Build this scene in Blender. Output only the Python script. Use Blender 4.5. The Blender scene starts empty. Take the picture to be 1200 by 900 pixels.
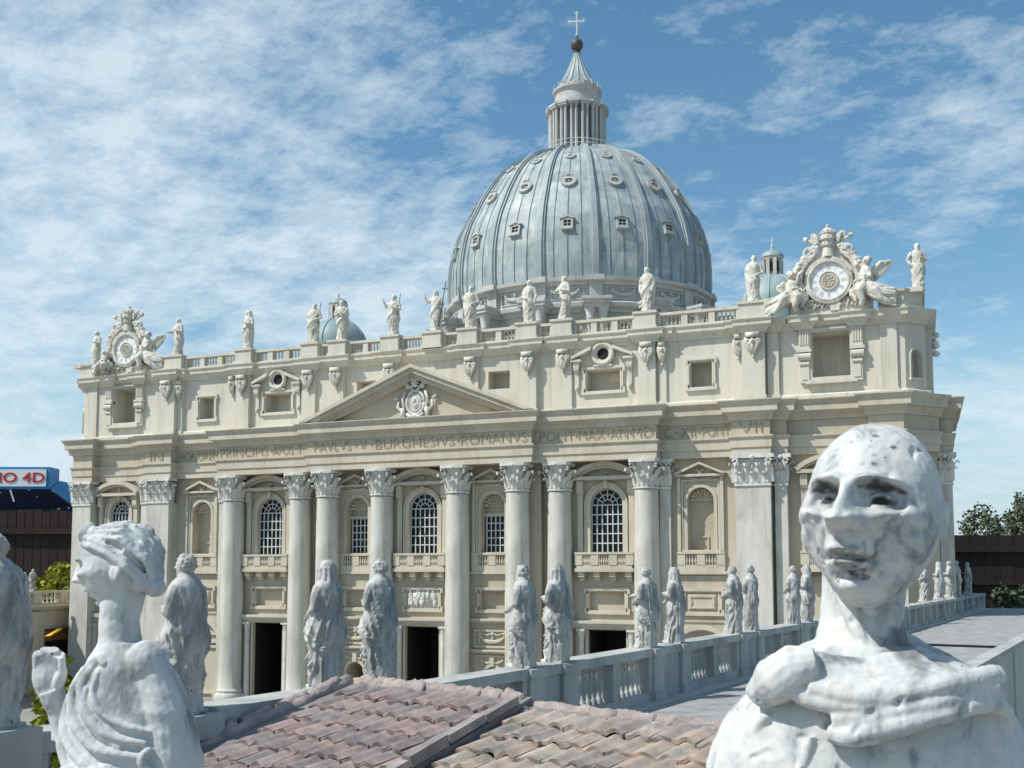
import bpy, bmesh, math, random
import numpy as np
from mathutils import Vector, Matrix, noise
R = math.radians
SC = bpy.context.scene
COL = SC.collection

# ------------------------------------------------------------------ camera, world, sun
TH = .375106                                   # the viewer looks 21.5 degrees left of the facade's normal
CAM = Vector((2.52276, -5.14336, .69))
RX = Vector((math.cos(TH), math.sin(TH), 0)); FY = Vector((-math.sin(TH), math.cos(TH), 0))
cd = bpy.data.cameras.new('camera'); co = bpy.data.objects.new('camera', cd); COL.objects.link(co)
co.location = CAM; co.rotation_euler = (R(90) + 7.9335e-2, 0, TH)
cd.sensor_width = 36; cd.lens = 36.585; cd.shift_y = 122.65 / 1200
cd.clip_start = .01; cd.clip_end = 3000
cd.dof.use_dof = True; cd.dof.focus_distance = 3.2; cd.dof.aperture_fstop = 260
SC.camera = co

SUN_AZ, SUN_EL = 48, 51                        # degrees left of the facade's normal, above the horizon
sd = Vector((-math.sin(R(SUN_AZ)) * math.cos(R(SUN_EL)), -math.cos(R(SUN_AZ)) * math.cos(R(SUN_EL)), math.sin(R(SUN_EL))))
w = bpy.data.worlds.new('World'); SC.world = w; w.use_nodes = True
nt = w.node_tree; N = nt.nodes; L = nt.links
bg = N['Background']; bg.inputs[1].default_value = .107
sky = N.new('ShaderNodeTexSky'); sky.sky_type = 'NISHITA'; sky.sun_disc = False
sky.sun_elevation = R(SUN_EL); sky.sun_rotation = math.atan2(sd.x, sd.y)
sky.air_density = 1.15; sky.dust_density = .4; sky.ozone_density = 1.6
tc = N.new('ShaderNodeTexCoord')
sep = N.new('ShaderNodeSeparateXYZ'); L.new(tc.outputs['Generated'], sep.inputs[0])
def mth(op, a, b=None, clamp=False):
    n = N.new('ShaderNodeMath'); n.operation = op; n.use_clamp = clamp
    for i, v in enumerate((a, b)):
        if v is None: continue
        if isinstance(v, (int, float)): n.inputs[i].default_value = v
        else: L.new(v, n.inputs[i])
    return n.outputs[0]
den = mth('ADD', mth('MAXIMUM', sep.outputs[2], 0.0), .22)
px_, py_ = mth('DIVIDE', sep.outputs[0], den), mth('DIVIDE', sep.outputs[1], den)
cmb = N.new('ShaderNodeCombineXYZ'); L.new(px_, cmb.inputs[0]); L.new(py_, cmb.inputs[1])
mp = N.new('ShaderNodeMapping'); mp.inputs['Rotation'].default_value = (0, 0, R(35)); mp.inputs['Scale'].default_value = (1.0, 1.3, 1); mp.inputs['Location'].default_value = (11.3, 2.1, 0)
L.new(cmb.outputs[0], mp.inputs[0])
def nz(scale, detail, rough, dist=0., src=None):
    n = N.new('ShaderNodeTexNoise'); n.inputs['Scale'].default_value = scale; n.inputs['Detail'].default_value = detail
    n.inputs['Roughness'].default_value = rough; n.inputs['Distortion'].default_value = dist
    L.new(src or mp.outputs[0], n.inputs['Vector']); return n.outputs['Fac']
n1 = nz(1.25, 5, .55, .25); n2 = nz(7.5, 13, .7, .1); n3 = nz(.42, 3, .5, .0, cmb.outputs[0])
cov = mth('ADD', mth('MULTIPLY', n1, .75), mth('ADD', mth('MULTIPLY', n2, .72), mth('MULTIPLY', n3, .10)))
# the cloud field is thicker towards the west (left) and thins to the east
cov = mth('ADD', cov, mth('MULTIPLY', mth('ADD', mth('MULTIPLY', sep.outputs[0], -.9), mth('MULTIPLY', sep.outputs[1], -.10)), .17))
rp = N.new('ShaderNodeValToRGB'); L.new(cov, rp.inputs[0])
rp.color_ramp.elements[0].position = .725; rp.color_ramp.elements[0].color = (0, 0, 0, 1)
rp.color_ramp.elements[1].position = 1.0; rp.color_ramp.elements[1].color = (1, 1, 1, 1)
mx = N.new('ShaderNodeMix'); mx.data_type = 'RGBA'
sat = N.new('ShaderNodeHueSaturation'); sat.inputs['Hue'].default_value = .488; sat.inputs['Saturation'].default_value = 1.2; sat.inputs['Value'].default_value = 1.06
L.new(sky.outputs[0], sat.inputs['Color'])
hz = N.new('ShaderNodeMix'); hz.data_type = 'RGBA'; hz.inputs[7].default_value = (3.9, 5.4, 6.5, 1)        # pale air low over the horizon
L.new(mth('MULTIPLY', mth('SUBTRACT', 1.0, mth('MULTIPLY', mth('MAXIMUM', sep.outputs[2], 0.0), 4.2), True), .92), hz.inputs[0]); L.new(sat.outputs[0], hz.inputs[6])
L.new(mth('MULTIPLY', rp.outputs[0], .86), mx.inputs[0]); L.new(hz.outputs[2], mx.inputs[6]); mx.inputs[7].default_value = (5.9, 6.9, 7.5, 1)
L.new(mx.outputs[2], bg.inputs[0])
sl = bpy.data.lights.new('sun', 'SUN'); so = bpy.data.objects.new('sun', sl); COL.objects.link(so)
sl.energy = 4.15; sl.angle = R(.5); sl.color = (1, .965, .90)
so.rotation_euler = sd.to_track_quat('Z', 'Y').to_euler(); so.location = (-6, -8, 9)
SC.view_settings.view_transform = 'Standard'; SC.view_settings.look = 'None'
SC.view_settings.exposure = .20; SC.view_settings.gamma = 1; SC.view_settings.use_curve_mapping = False

# ------------------------------------------------------------------ materials
def material(name, stops, scale=6., rough=.85, bump=.15, bscale=60., bdist=.002, streak=None, spec=.3, detail=9, attr=None, metal=0., distort=.4, nrough=.62, pits=None, rain=None):
    """stops: [(position, colour)] over a noise in object space; streak: (z factor) stretches it down; attr: per-face colour multiplied in"""
    m = bpy.data.materials.new(name); m.use_nodes = True
    t = m.node_tree; n_ = t.nodes; l_ = t.links; b = n_['Principled BSDF']
    b.inputs['Roughness'].default_value = rough; b.inputs['Specular IOR Level'].default_value = spec; b.inputs['Metallic'].default_value = metal
    c = n_.new('ShaderNodeTexCoord'); mpp = n_.new('ShaderNodeMapping'); l_.new(c.outputs['Object'], mpp.inputs[0])
    if streak: mpp.inputs['Scale'].default_value = (1, 1, streak)
    def tex(s, d, dist=0.):
        x = n_.new('ShaderNodeTexNoise'); x.inputs['Scale'].default_value = s; x.inputs['Detail'].default_value = d; x.inputs['Roughness'].default_value = nrough
        x.inputs['Distortion'].default_value = dist; l_.new(mpp.outputs[0], x.inputs['Vector']); return x
    a = tex(scale, detail, distort)
    r_ = n_.new('ShaderNodeValToRGB'); l_.new(a.outputs['Fac'], r_.inputs[0])
    e = r_.color_ramp.elements
    while len(e) < len(stops): e.new(.5)
    for k, (p, col) in enumerate(stops): e[k].position = p; e[k].color = (*col, 1)
    out = r_.outputs[0]
    if pits:
        v = n_.new('ShaderNodeTexNoise'); v.inputs['Scale'].default_value = pits[0]; v.inputs['Detail'].default_value = 3; l_.new(c.outputs['Object'], v.inputs['Vector'])
        r2 = n_.new('ShaderNodeValToRGB'); l_.new(v.outputs['Fac'], r2.inputs[0]); r2.color_ramp.elements[0].position = pits[1]; r2.color_ramp.elements[1].position = pits[1] + .03
        x = n_.new('ShaderNodeMix'); x.data_type = 'RGBA'; l_.new(r2.outputs[0], x.inputs[0]); l_.new(out, x.inputs[6]); x.inputs[7].default_value = (*pits[2], 1); out = x.outputs[2]
    if rain:                                            # thin run marks of dirt left by rain
        mr = n_.new('ShaderNodeMapping'); mr.inputs['Scale'].default_value = (1, 1, .07); l_.new(c.outputs['Object'], mr.inputs[0])
        v = n_.new('ShaderNodeTexNoise'); v.inputs['Scale'].default_value = rain[0]; v.inputs['Detail'].default_value = 6; v.inputs['Roughness'].default_value = .6; l_.new(mr.outputs[0], v.inputs['Vector'])
        r2 = n_.new('ShaderNodeValToRGB'); l_.new(v.outputs['Fac'], r2.inputs[0]); r2.color_ramp.elements[0].position = .50; r2.color_ramp.elements[0].color = (1, 1, 1, 1); r2.color_ramp.elements[1].position = .78; k_ = 1-rain[1]; r2.color_ramp.elements[1].color = (k_, k_, k_*.97, 1)
        x = n_.new('ShaderNodeMix'); x.data_type = 'RGBA'; x.blend_type = 'MULTIPLY'; x.inputs[0].default_value = 1; l_.new(out, x.inputs[6]); l_.new(r2.outputs[0], x.inputs[7]); out = x.outputs[2]
    if attr:
        at = n_.new('ShaderNodeAttribute'); at.attribute_name = attr
        x = n_.new('ShaderNodeMix'); x.data_type = 'RGBA'; x.blend_type = 'MULTIPLY'; x.inputs[0].default_value = 1
        l_.new(out, x.inputs[6]); l_.new(at.outputs['Color'], x.inputs[7]); out = x.outputs[2]
    l_.new(out, b.inputs['Base Color'])
    if bump:
        bn = tex(bscale, 8); bp = n_.new('ShaderNodeBump'); bp.inputs['Strength'].default_value = bump; bp.inputs['Distance'].default_value = bdist
        l_.new(bn.outputs['Fac'], bp.inputs['Height']); l_.new(bp.outputs[0], b.inputs['Normal'])
    return m
M = {}
M['wall'] = material('tan_render', [(.25, (.38, .335, .25)), (.5, (.475, .423, .325)), (.75, (.545, .495, .39))], 5, streak=.45, bump=.1, bscale=120, bdist=.001, rain=(28, .2))
M['trim'] = material('beige_render', [(.25, (.42, .38, .295)), (.5, (.525, .48, .385)), (.75, (.59, .55, .45))], 5, streak=.6, bump=.1, bscale=120, bdist=.001, rain=(34, .2))
M['shaft'] = material('grey_cream_marble', [(.28, (.40, .385, .33)), (.5, (.545, .53, .47)), (.72, (.65, .64, .58))], 9, streak=.4, bump=.12, bscale=90, bdist=.001, rain=(36, .25))
M['capital'] = material('weathered_white_stone', [(.28, (.44, .43, .39)), (.5, (.60, .59, .54)), (.75, (.70, .69, .64))], 30, bump=.2, bscale=150, bdist=.002)
M['attic'] = material('cream_plaster', [(.22, (.44, .405, .325)), (.42, (.565, .535, .45)), (.75, (.645, .62, .54))], 4, streak=.5, bump=.08, bscale=120, bdist=.001, rain=(26, .26))
M['roofstone'] = material('statue_stone_cream', [(.28, (.36, .34, .29)), (.5, (.60, .575, .50)), (.72, (.74, .72, .65))], 18, bump=.35, bscale=120, bdist=.003, rain=(45, .4))
M['lead'] = material('lead_sheet', [(.25, (.19, .245, .26)), (.42, (.265, .325, .34)), (.56, (.335, .39, .395)), (.74, (.47, .49, .465))], 9, rain=(16, .3), rough=.62, streak=.28, bump=.06, bscale=60, bdist=.002, spec=.5)
M['dome_lead'] = material('lead_sheets', [(.27, (.19, .25, .265)), (.42, (.265, .325, .34)), (.55, (.335, .39, .395)), (.70, (.50, .52, .49))], 13, rain=(16, .3), rough=.6, streak=.45, bump=.12, bscale=60, bdist=.003, spec=.5, attr='tint')
M['rib'] = material('lead_rib', [(.3, (.22, .265, .275)), (.6, (.31, .36, .365)), (.8, (.42, .45, .43))], 9, rough=.55, streak=.35, bump=.06, spec=.5)
M['drum'] = material('grey_drum_stone', [(.25, (.35, .36, .35)), (.5, (.47, .475, .455)), (.75, (.56, .56, .53))], 6, streak=.5, bump=.08, bscale=100, bdist=.001, rain=(20, .28))
M['copper'] = material('green_copper', [(.3, (.19, .265, .275)), (.55, (.27, .345, .35)), (.8, (.36, .41, .40))], 7, rough=.5, streak=.4, bump=.05)
M['bronze'] = material('dark_bronze', [(.3, (.05, .045, .04)), (.7, (.11, .1, .085))], 20, rough=.5, bump=.1)
M['white_metal'] = material('pale_metal', [(.3, (.55, .56, .55)), (.7, (.7, .7, .68))], 20, rough=.5, bump=0)
M['glass'] = material('dark_glass', [(.3, (.008, .009, .011)), (.56, (.020, .019, .020)), (.66, (.05, .032, .028)), (.74, (.02, .02, .022))], 9, rough=.2, bump=.25, bscale=25, bdist=.002, spec=.25)  # reddish patches put hints of reflection into the pane colour
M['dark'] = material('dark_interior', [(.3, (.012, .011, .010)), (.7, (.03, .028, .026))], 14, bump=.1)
M['grille'] = material('white_grille', [(.3, (.46, .51, .51)), (.7, (.58, .62, .61))], 30, rough=.6, bump=0)
M['clock'] = material('white_clock_face', [(.3, (.74, .76, .78)), (.7, (.82, .83, .84))], 14, rough=.5, bump=0)
M['clock_mark'] = material('clock_numeral', [(.3, (.52, .50, .47)), (.7, (.60, .58, .55))], 14, bump=0)
M['clock_hub'] = material('clock_hub_ochre', [(.3, (.42, .38, .30)), (.7, (.58, .54, .45))], 40, bump=.4, bscale=200)
M['letter'] = material('incised_letter', [(.3, (.25, .215, .155)), (.7, (.33, .29, .215))], 14, bump=0)
M['statue'] = material('weathered_white_statue', [(.27, (.13, .135, .13)), (.41, (.27, .275, .265)), (.53, (.455, .455, .435)), (.72, (.60, .595, .56))], 38, streak=.5, bump=.45, bscale=330, bdist=.0007, pits=(190, .70, (.12, .13, .13)))
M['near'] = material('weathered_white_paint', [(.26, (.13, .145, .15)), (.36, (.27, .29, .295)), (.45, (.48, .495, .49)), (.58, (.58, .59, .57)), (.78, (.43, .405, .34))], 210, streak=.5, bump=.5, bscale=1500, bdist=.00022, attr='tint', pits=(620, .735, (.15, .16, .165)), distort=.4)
M['railstone'] = material('grey_parapet_stone', [(.25, (.24, .25, .24)), (.5, (.39, .395, .375)), (.75, (.52, .52, .485))], 14, streak=.35, bump=.2, bscale=150, bdist=.001)
M['terrace'] = material('grey_terrace', [(.28, (.20, .205, .20)), (.5, (.30, .305, .295)), (.75, (.39, .395, .38))], 22, bump=.4, bscale=90, bdist=.003)
M['plaster'] = material('grey_plaster_wall', [(.25, (.36, .36, .33)), (.5, (.47, .47, .43)), (.75, (.54, .54, .5))], 7, streak=.3, bump=.1)
M['paving'] = material('paving', [(.3, (.20, .19, .18)), (.6, (.28, .27, .25)), (.8, (.34, .33, .31))], 3, bump=.2)
M['tile'] = material('weathered_clay_tile', [(.30, (.17, .165, .165)), (.46, (.25, .23, .225)), (.58, (.33, .28, .265)), (.74, (.43, .375, .335))], 48, bump=.5, bscale=260, bdist=.0016, attr='tint')
M['mortar'] = material('ridge_mortar', [(.28, (.22, .19, .185)), (.45, (.32, .265, .25)), (.6, (.42, .36, .325)), (.8, (.50, .455, .40))], 60, bump=.8, bscale=240, bdist=.003)
M['felt'] = material('grey_roof_felt', [(.3, (.15, .15, .15)), (.6, (.22, .21, .21)), (.8, (.28, .25, .24))], 40, bump=.5, bscale=200, bdist=.002)
M['fence'] = material('dark_stained_board', [(.3, (.018, .013, .012)), (.6, (.04, .027, .022)), (.8, (.065, .044, .035))], 5, streak=.1, bump=.3, bscale=40, bdist=.004)
M['bark'] = material('bark', [(.3, (.05, .04, .03)), (.7, (.12, .1, .075))], 12, streak=.3, bump=.5, bscale=40, bdist=.01)
M['leaf'] = material('green_leaf', [(.3, (.07, .095, .065)), (.55, (.115, .14, .095)), (.8, (.16, .185, .125))], 4, bump=0, attr='tint')
M['yleaf'] = material('yellow_green_leaf', [(.3, (.10, .13, .015)), (.55, (.26, .27, .03)), (.8, (.42, .38, .05))], 14, bump=0, attr='tint')
M['blue'] = material('blue_sheet', [(.3, (.02, .19, .42)), (.7, (.035, .25, .50))], 3, rough=.4, bump=0)
M['board'] = material('white_sign_board', [(.3, (.66, .68, .70)), (.7, (.75, .76, .77))], 3, rough=.5, bump=0)
M['red'] = material('red_letter', [(.3, (.40, .03, .03)), (.7, (.50, .045, .04))], 3, rough=.5, bump=0)
M['navy'] = material('navy_sheet', [(.3, (.008, .014, .04)), (.7, (.014, .024, .06))], 3, rough=.5, bump=0)
M['sun_spot'] = material('pale_oval', [(.3, (.66, .58, .46)), (.7, (.74, .66, .54))], 20, bump=.05)  # colour of the sunlight spot painted in the attic recesses
M['orange'] = material('ochre_wall', [(.3, (.30, .13, .035)), (.7, (.42, .2, .06))], 6, bump=.1)

# ------------------------------------------------------------------ mesh builder
WO = {}
class MB:
    def __init__(s, mat=None): s.v = []; s.f = []; s.M = mat; s.t = []
    def add(s, vs, fs, tint=None):
        b = len(s.v)
        if s.M is not None: vs = [tuple(s.M @ Vector(p)) for p in vs]
        s.v.extend(vs); s.f.extend([tuple(b + i for i in q) for q in fs])
        if tint is not None: s.t.extend([tint] * len(fs))
        return s
    def box(s, x0, x1, y0, y1, z0, z1, tint=None):
        return s.add([(x0,y0,z0),(x1,y0,z0),(x1,y1,z0),(x0,y1,z0),(x0,y0,z1),(x1,y0,z1),(x1,y1,z1),(x0,y1,z1)],
                     [(0,3,2,1),(4,5,6,7),(0,1,5,4),(1,2,6,5),(2,3,7,6),(3,0,4,7)], tint)
    def prism(s, pts, y0, y1):
        """pts: outline in (x, z), counter-clockwise seen from -y; extruded from y0 (front) to y1 (back)"""
        n = len(pts)
        return s.add([(x, y0, z) for x, z in pts] + [(x, y1, z) for x, z in pts],
                     [tuple(range(n)), tuple(range(2*n-1, n-1, -1))] + [((i+1) % n, i, n+i, n+(i+1) % n) for i in range(n)])
    def band(s, outer, inner, y0, y1, closed=False):
        """a moulding between two parallel outlines in (x, z)"""
        n = len(outer); V = []
        for y in (y0, y1):
            V += [(x, y, z) for x, z in outer] + [(x, y, z) for x, z in inner]
        F = []; m = n if closed else n-1
        for i in range(m):
            j = (i+1) % n
            F += [(i, j, n+j, n+i), (2*n+j, 2*n+i, 3*n+i, 3*n+j), (j, i, 2*n+i, 2*n+j), (n+i, n+j, 3*n+j, 3*n+i)]
        if not closed: F += [(0, n, 3*n, 2*n), (n-1, 3*n-1, 4*n-1, 2*n-1)]
        return s.add(V, F)
    def lathe(s, prof, cx=0, cy=0, seg=16, sq=1., cap=True, a0=0., a1=2*math.pi):
        full = abs(a1-a0) > 6.28; m = seg if full else seg+1
        V = [(cx + r*math.sin(a0+(a1-a0)*k/seg), cy - sq*r*math.cos(a0+(a1-a0)*k/seg), z) for r, z in prof for k in range(m)]
        F = []
        for i in range(len(prof)-1):
            for k in range(seg):
                k2 = (k+1) % m
                F.append((i*m+k, i*m+k2, (i+1)*m+k2, (i+1)*m+k))
        if cap: F += [tuple(range(m-1, -1, -1)), tuple(range((len(prof)-1)*m, len(prof)*m))]
        return s.add(V, F)
    def tube(s, pts, rad, seg=6, flat=1., up=None):
        pts = [Vector(p) for p in pts]; n = len(pts)
        if isinstance(rad, (int, float)): rad = [rad]*n
        V = []; F = []; prev = None
        for i, p in enumerate(pts):
            d = (pts[min(i+1, n-1)] - pts[max(i-1, 0)]).normalized()
            u = prev if prev is not None else (Vector(up) if up else (Vector((0, 0, 1)) if abs(d.z) < .9 else Vector((1, 0, 0))))
            u = (u - d*u.dot(d)); u = u.normalized() if u.length > 1e-9 else d.orthogonal().normalized(); prev = u
            q = d.cross(u)
            for k in range(seg):
                a = 2*math.pi*k/seg
                V.append(tuple(p + u*math.cos(a)*rad[i]*flat + q*math.sin(a)*rad[i]))
        for i in range(n-1):
            for k in range(seg):
                k2 = (k+1) % seg
                F.append((i*seg+k, i*seg+k2, (i+1)*seg+k2, (i+1)*seg+k))
        F += [tuple(range(seg-1, -1, -1)), tuple(range((n-1)*seg, n*seg))]
        return s.add(V, F)
    def ell(s, c, r, seg=14, rings=9, fn=None):
        V = []; F = []
        for i in range(1, rings):
            t = math.pi*i/rings
            for k in range(seg):
                a = 2*math.pi*k/seg
                d = Vector((math.sin(t)*math.sin(a), -math.sin(t)*math.cos(a), math.cos(t)))
                g = 1 if fn is None else fn(d)
                V.append((c[0]+r[0]*d.x*g, c[1]+r[1]*d.y*g, c[2]+r[2]*d.z*g))
        b = len(V); V += [(c[0], c[1], c[2]+r[2]), (c[0], c[1], c[2]-r[2])]
        for i in range(rings-2):
            for k in range(seg):
                k2 = (k+1) % seg
                F.append((i*seg+k, (i+1)*seg+k, (i+1)*seg+k2, i*seg+k2))
        for k in range(seg):
            F.append((b, k, (k+1) % seg)); F.append((b+1, (rings-2)*seg+(k+1) % seg, (rings-2)*seg+k))
        return s.add(V, F)
    def sweep(s, path, prof, close_ends=True):
        """prof: (out, z) swept along a plan path whose outside is to the right of travel; mitred corners"""
        P = [Vector(p) for p in path]; n = len(P); m = len(prof); V = []
        for i in range(n):
            d0 = (P[i]-P[i-1]).normalized() if i else (P[1]-P[0]).normalized()
            d1 = (P[i+1]-P[i]).normalized() if i < n-1 else d0
            n0 = Vector((d0.y, -d0.x)); n1 = Vector((d1.y, -d1.x))
            q = (n0+n1); q = q/max(q.dot(n0), .2)
            for o, z in prof: V.append((P[i].x+q.x*o, P[i].y+q.y*o, z))
        F = [(i*m+j, (i+1)*m+j, (i+1)*m+j+1, i*m+j+1) for i in range(n-1) for j in range(m-1)]
        if close_ends: F += [tuple(range(m)), tuple(range((n-1)*m+m-1, (n-1)*m-1, -1))]
        return s.add(V, F)
    def build(s, name, mat, parent=None, smooth=False, auto=None, bevel=0.):
        me = bpy.data.meshes.new(name)
        o = bpy.data.objects.new(name, me); COL.objects.link(o)
        org = Vector((0, 0, 0)) if parent is None else WO.get(parent.name, Vector((0, 0, 0)))
        WO[o.name] = org
        me.from_pydata([tuple(Vector(p)-org) for p in s.v], [], s.f); me.validate(); me.update()
        if s.t:
            at = me.attributes.new('tint', 'FLOAT_COLOR', 'FACE')
            if len(s.t) == len(me.polygons):
                at.data.foreach_set('color', np.array([(*c, 1) for c in s.t], dtype=np.float32).ravel())
        me.materials.append(M[mat] if isinstance(mat, str) else mat)
        if parent is not None: o.parent = parent
        if smooth:
            if auto: 
                me.polygons.foreach_set('use_smooth', [True]*len(me.polygons))
                bm = bmesh.new(); bm.from_mesh(me)
                for e in bm.edges:
                    if len(e.link_faces) == 2 and e.calc_face_angle(0) > R(auto): e.smooth = False
                bm.to_mesh(me); bm.free()
            else: me.polygons.foreach_set('use_smooth', [True]*len(me.polygons))
        return o
def tag(o, label=None, cat=None, group=None, kind=None):
    if label: o['label'] = label
    if cat: o['category'] = cat
    if group: o['group'] = group
    if kind: o['kind'] = kind
    return o
def empty(name, loc, rz=0.):
    o = bpy.data.objects.new(name, None); COL.objects.link(o); o.location = loc; o.rotation_euler = (0, 0, rz)
    o.empty_display_size = .05; WO[o.name] = Vector(loc) if rz == 0 else Vector((0, 0, 0)); return o
def dup(o, parent, loc=None, rot=None, scale=None):
    c = o.copy(); COL.objects.link(c); c.parent = parent
    if loc is not None: c.location = loc
    if rot is not None: c.rotation_euler = rot
    if scale is not None: c.scale = scale
    return c
def dup_tree(o, parent, loc=None, rot=None):
    c = dup(o, parent, loc, rot)
    for ch in list(o.children): dup_tree(ch, c)
    return c
def arc(cx, cz, r, a0, a1, n): return [(cx + r*math.cos(a0+(a1-a0)*i/n), cz + r*math.sin(a0+(a1-a0)*i/n)) for i in range(n+1)]
def rect(x0, x1, z0, z1): return [(x0, z0), (x1, z0), (x1, z1), (x0, z1)]
def archpath(cx, w, z0, z1, n=14):
    """open outline of a round-headed opening from bottom right up and over to bottom left"""
    r = w/2; return [(cx+r, z0)] + arc(cx, z1-r, r, 0, math.pi, n) + [(cx-r, z0)]
def wallbay(mb, x0, x1, z0, z1, y, ops, depth=.05):
    """a wall strip facing -y pierced by openings stacked one above the other: (cx, w, z0, z1, arched[, depth])"""
    def q(a, b, c, d):
        if b-a > 1e-6 and d-c > 1e-6: mb.add([(a,y,c),(b,y,c),(b,y,d),(a,y,d)], [(0,1,2,3)])
    z = z0
    for op in sorted(ops, key=lambda o: o[2]):
        cx, wd, a, b, ar = op[:5]; dp = op[5] if len(op) > 5 else depth
        q(x0, x1, z, a); top = b+.004 if ar else b
        q(x0, cx-wd/2, a, top); q(cx+wd/2, x1, a, top)
        path = archpath(cx, wd, a, b) if ar else [(cx+wd/2, a), (cx+wd/2, b), (cx-wd/2, b), (cx-wd/2, a)]
        if ar:
            hp = path[1:-1]
            for i in range(len(hp)-1):
                (xa, za), (xb, zb) = hp[i], hp[i+1]
                mb.add([(xb,y,zb),(xa,y,za),(xa,y,top),(xb,y,top)], [(0,1,2,3)])
        pp = path + [path[0]]
        for i in range(len(pp)-1):
            (xa, za), (xb, zb) = pp[i], pp[i+1]
            mb.add([(xa,y,za),(xb,y,zb),(xb,y+dp,zb),(xa,y+dp,za)], [(0,1,2,3)])
        z = top
    q(x0, x1, z, z1)
def backpane(cx, wd, a, b, ar, y):
    pts = archpath(cx, wd+.01, a-.005, b+.005) if ar else rect(cx-wd/2-.005, cx+wd/2+.005, a-.005, b+.005)
    return MB().prism(pts, y, y+.004)
# ------------------------------------------------------------------ ground
G = -.06
def sheet(name, mat, x0, x1, y0, y1, z):
    m = MB(); m.add([(x0,y0,z),(x1,y0,z),(x1,y1,z),(x0,y1,z)], [(0,1,2,3)]); return m.build(name, mat)
tag(sheet('ground', 'paving', -600, 600, -600, 600, G), kind='structure')

# ------------------------------------------------------------------ basilica
BA = empty('basilica', (0, 0, G))
tag(BA, 'cream and tan domed basilica with giant columns and a latin inscription', 'basilica')
def B(mb, name, mat, parent=BA, **k): return mb.build(name, mat, parent, **k)
WY = {'c': -.05, 'm': 0., 'n': 0., 'e': .01}           # wall planes: centre, middle, niche and end bays
def both(fn):
    for s in (1, -1): fn(s)

# --- lower wall with its openings
mw = MB()
WB = [0, 1.02, -1.02]; NB = [.41, -.41]; QB = [1.505, -1.505]; EB = [2.14, -2.14]
def wy(cx): return WY['c'] if abs(cx) < .68 else (WY['m'] if abs(cx) < 1.3 else (WY['n'] if abs(cx) < 1.9 else WY['e']))
ZT = 1.26
for cx in WB:
    h = .228 if cx == 0 else .235
    ops = [(cx, .20, G-.01, .392, False, .3), (cx, .168, .785, 1.115, True, .03)]
    if cx: ops.append((cx, .185, .49, .585, False, .025))
    wallbay(mw, cx-h, cx+h, G-.02, ZT, wy(cx), ops)
for cx in NB:
    wallbay(mw, cx-.182, cx+.182, G-.02, ZT, wy(cx), [(cx, .11, G-.01, .19, True, .2), (cx, .135, .49, .585, False, .03), (cx, .132, .785, 1.10, True, .06)])
for cx in QB:
    wallbay(mw, cx-.25 if cx > 0 else cx-.25, cx+.25, G-.02, ZT, wy(cx), [(cx, .128, .79, 1.105, True, .06)])
for cx in EB:
    x0, x1 = sorted((math.copysign(1.755, cx), math.copysign(2.46, cx)))
    wallbay(mw, x0, x1, G-.02, ZT, wy(cx), [(cx, .27, G-.01, .36, False, .25), (cx, .15, .785, 1.13, True, .03)])
both(lambda s: wallbay(mw, *sorted((s*.592, s*.68)), G-.02, ZT, WY['c'], []))
both(lambda s: wallbay(mw, *sorted((s*.68, s*.785)), G-.02, ZT, 0, []))
both(lambda s: mw.add([(s*.68,WY['c'],G),(s*.68,0,G),(s*.68,0,ZT),(s*.68,WY['c'],ZT)], [(0,1,2,3)]))
for s in (1, -1):                                       # chamfered corner, flank
    mw.add([(s*2.46,.01,G),(s*2.60,.15,G),(s*2.60,.15,ZT),(s*2.46,.01,ZT)], [(0,1,2,3)])
    mw.add([(s*2.60,.15,G),(s*2.60,1.0,G),(s*2.60,1.0,ZT),(s*2.60,.15,ZT)], [(0,1,2,3)])
mw.add([(-2.60,1.0,G),(2.60,1.0,G),(2.60,1.0,ZT),(-2.60,1.0,ZT)], [(0,1,2,3)])
# faint courses of the ashlar: thin raised bands on the flat wall
for cx in QB + EB:
    for z in (.655, .44, 1.135):
        hw = .12 if abs(cx) < 1.9 else .2
        mw.box(cx-hw, cx+hw, wy(cx)-.006, wy(cx)+.002, z, z+.012)
B(mw, 'lower_wall', 'wall')

# --- columns
def leaf(mb, o, n, h, wd, out, curl=.5):
    """an acanthus leaf standing at o, bulging along n"""
    o, n = Vector(o), Vector(n); t = Vector((-n.y, n.x, 0)); V = []; K = 5
    prof = [(0, 0), (.35, .12), (.7, .35), (.92, .8), (.95, 1.15), (.78, 1.2)]
    for j, (zz, oo) in enumerate(prof):
        wj = wd*(1, 1.05, 1, .8, .5, .25)[j]
        for i in range(K):
            u = i/(K-1)*2-1
            p = o + Vector((0, 0, zz*h)) + n*(oo*out + .25*out*(1-abs(u))*(1 if i % 2 == 0 else .35)) + t*(u*wj/2)
            V.append(tuple(p))
    F = [(j*K+i, j*K+i+1, (j+1)*K+i+1, (j+1)*K+i) for j in range(len(prof)-1) for i in range(K-1)]
    b = len(V); V += [tuple(o - n*.004), tuple(o - n*.004 + Vector((0, 0, h*.7)))]
    mb.add(V, F)
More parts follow.
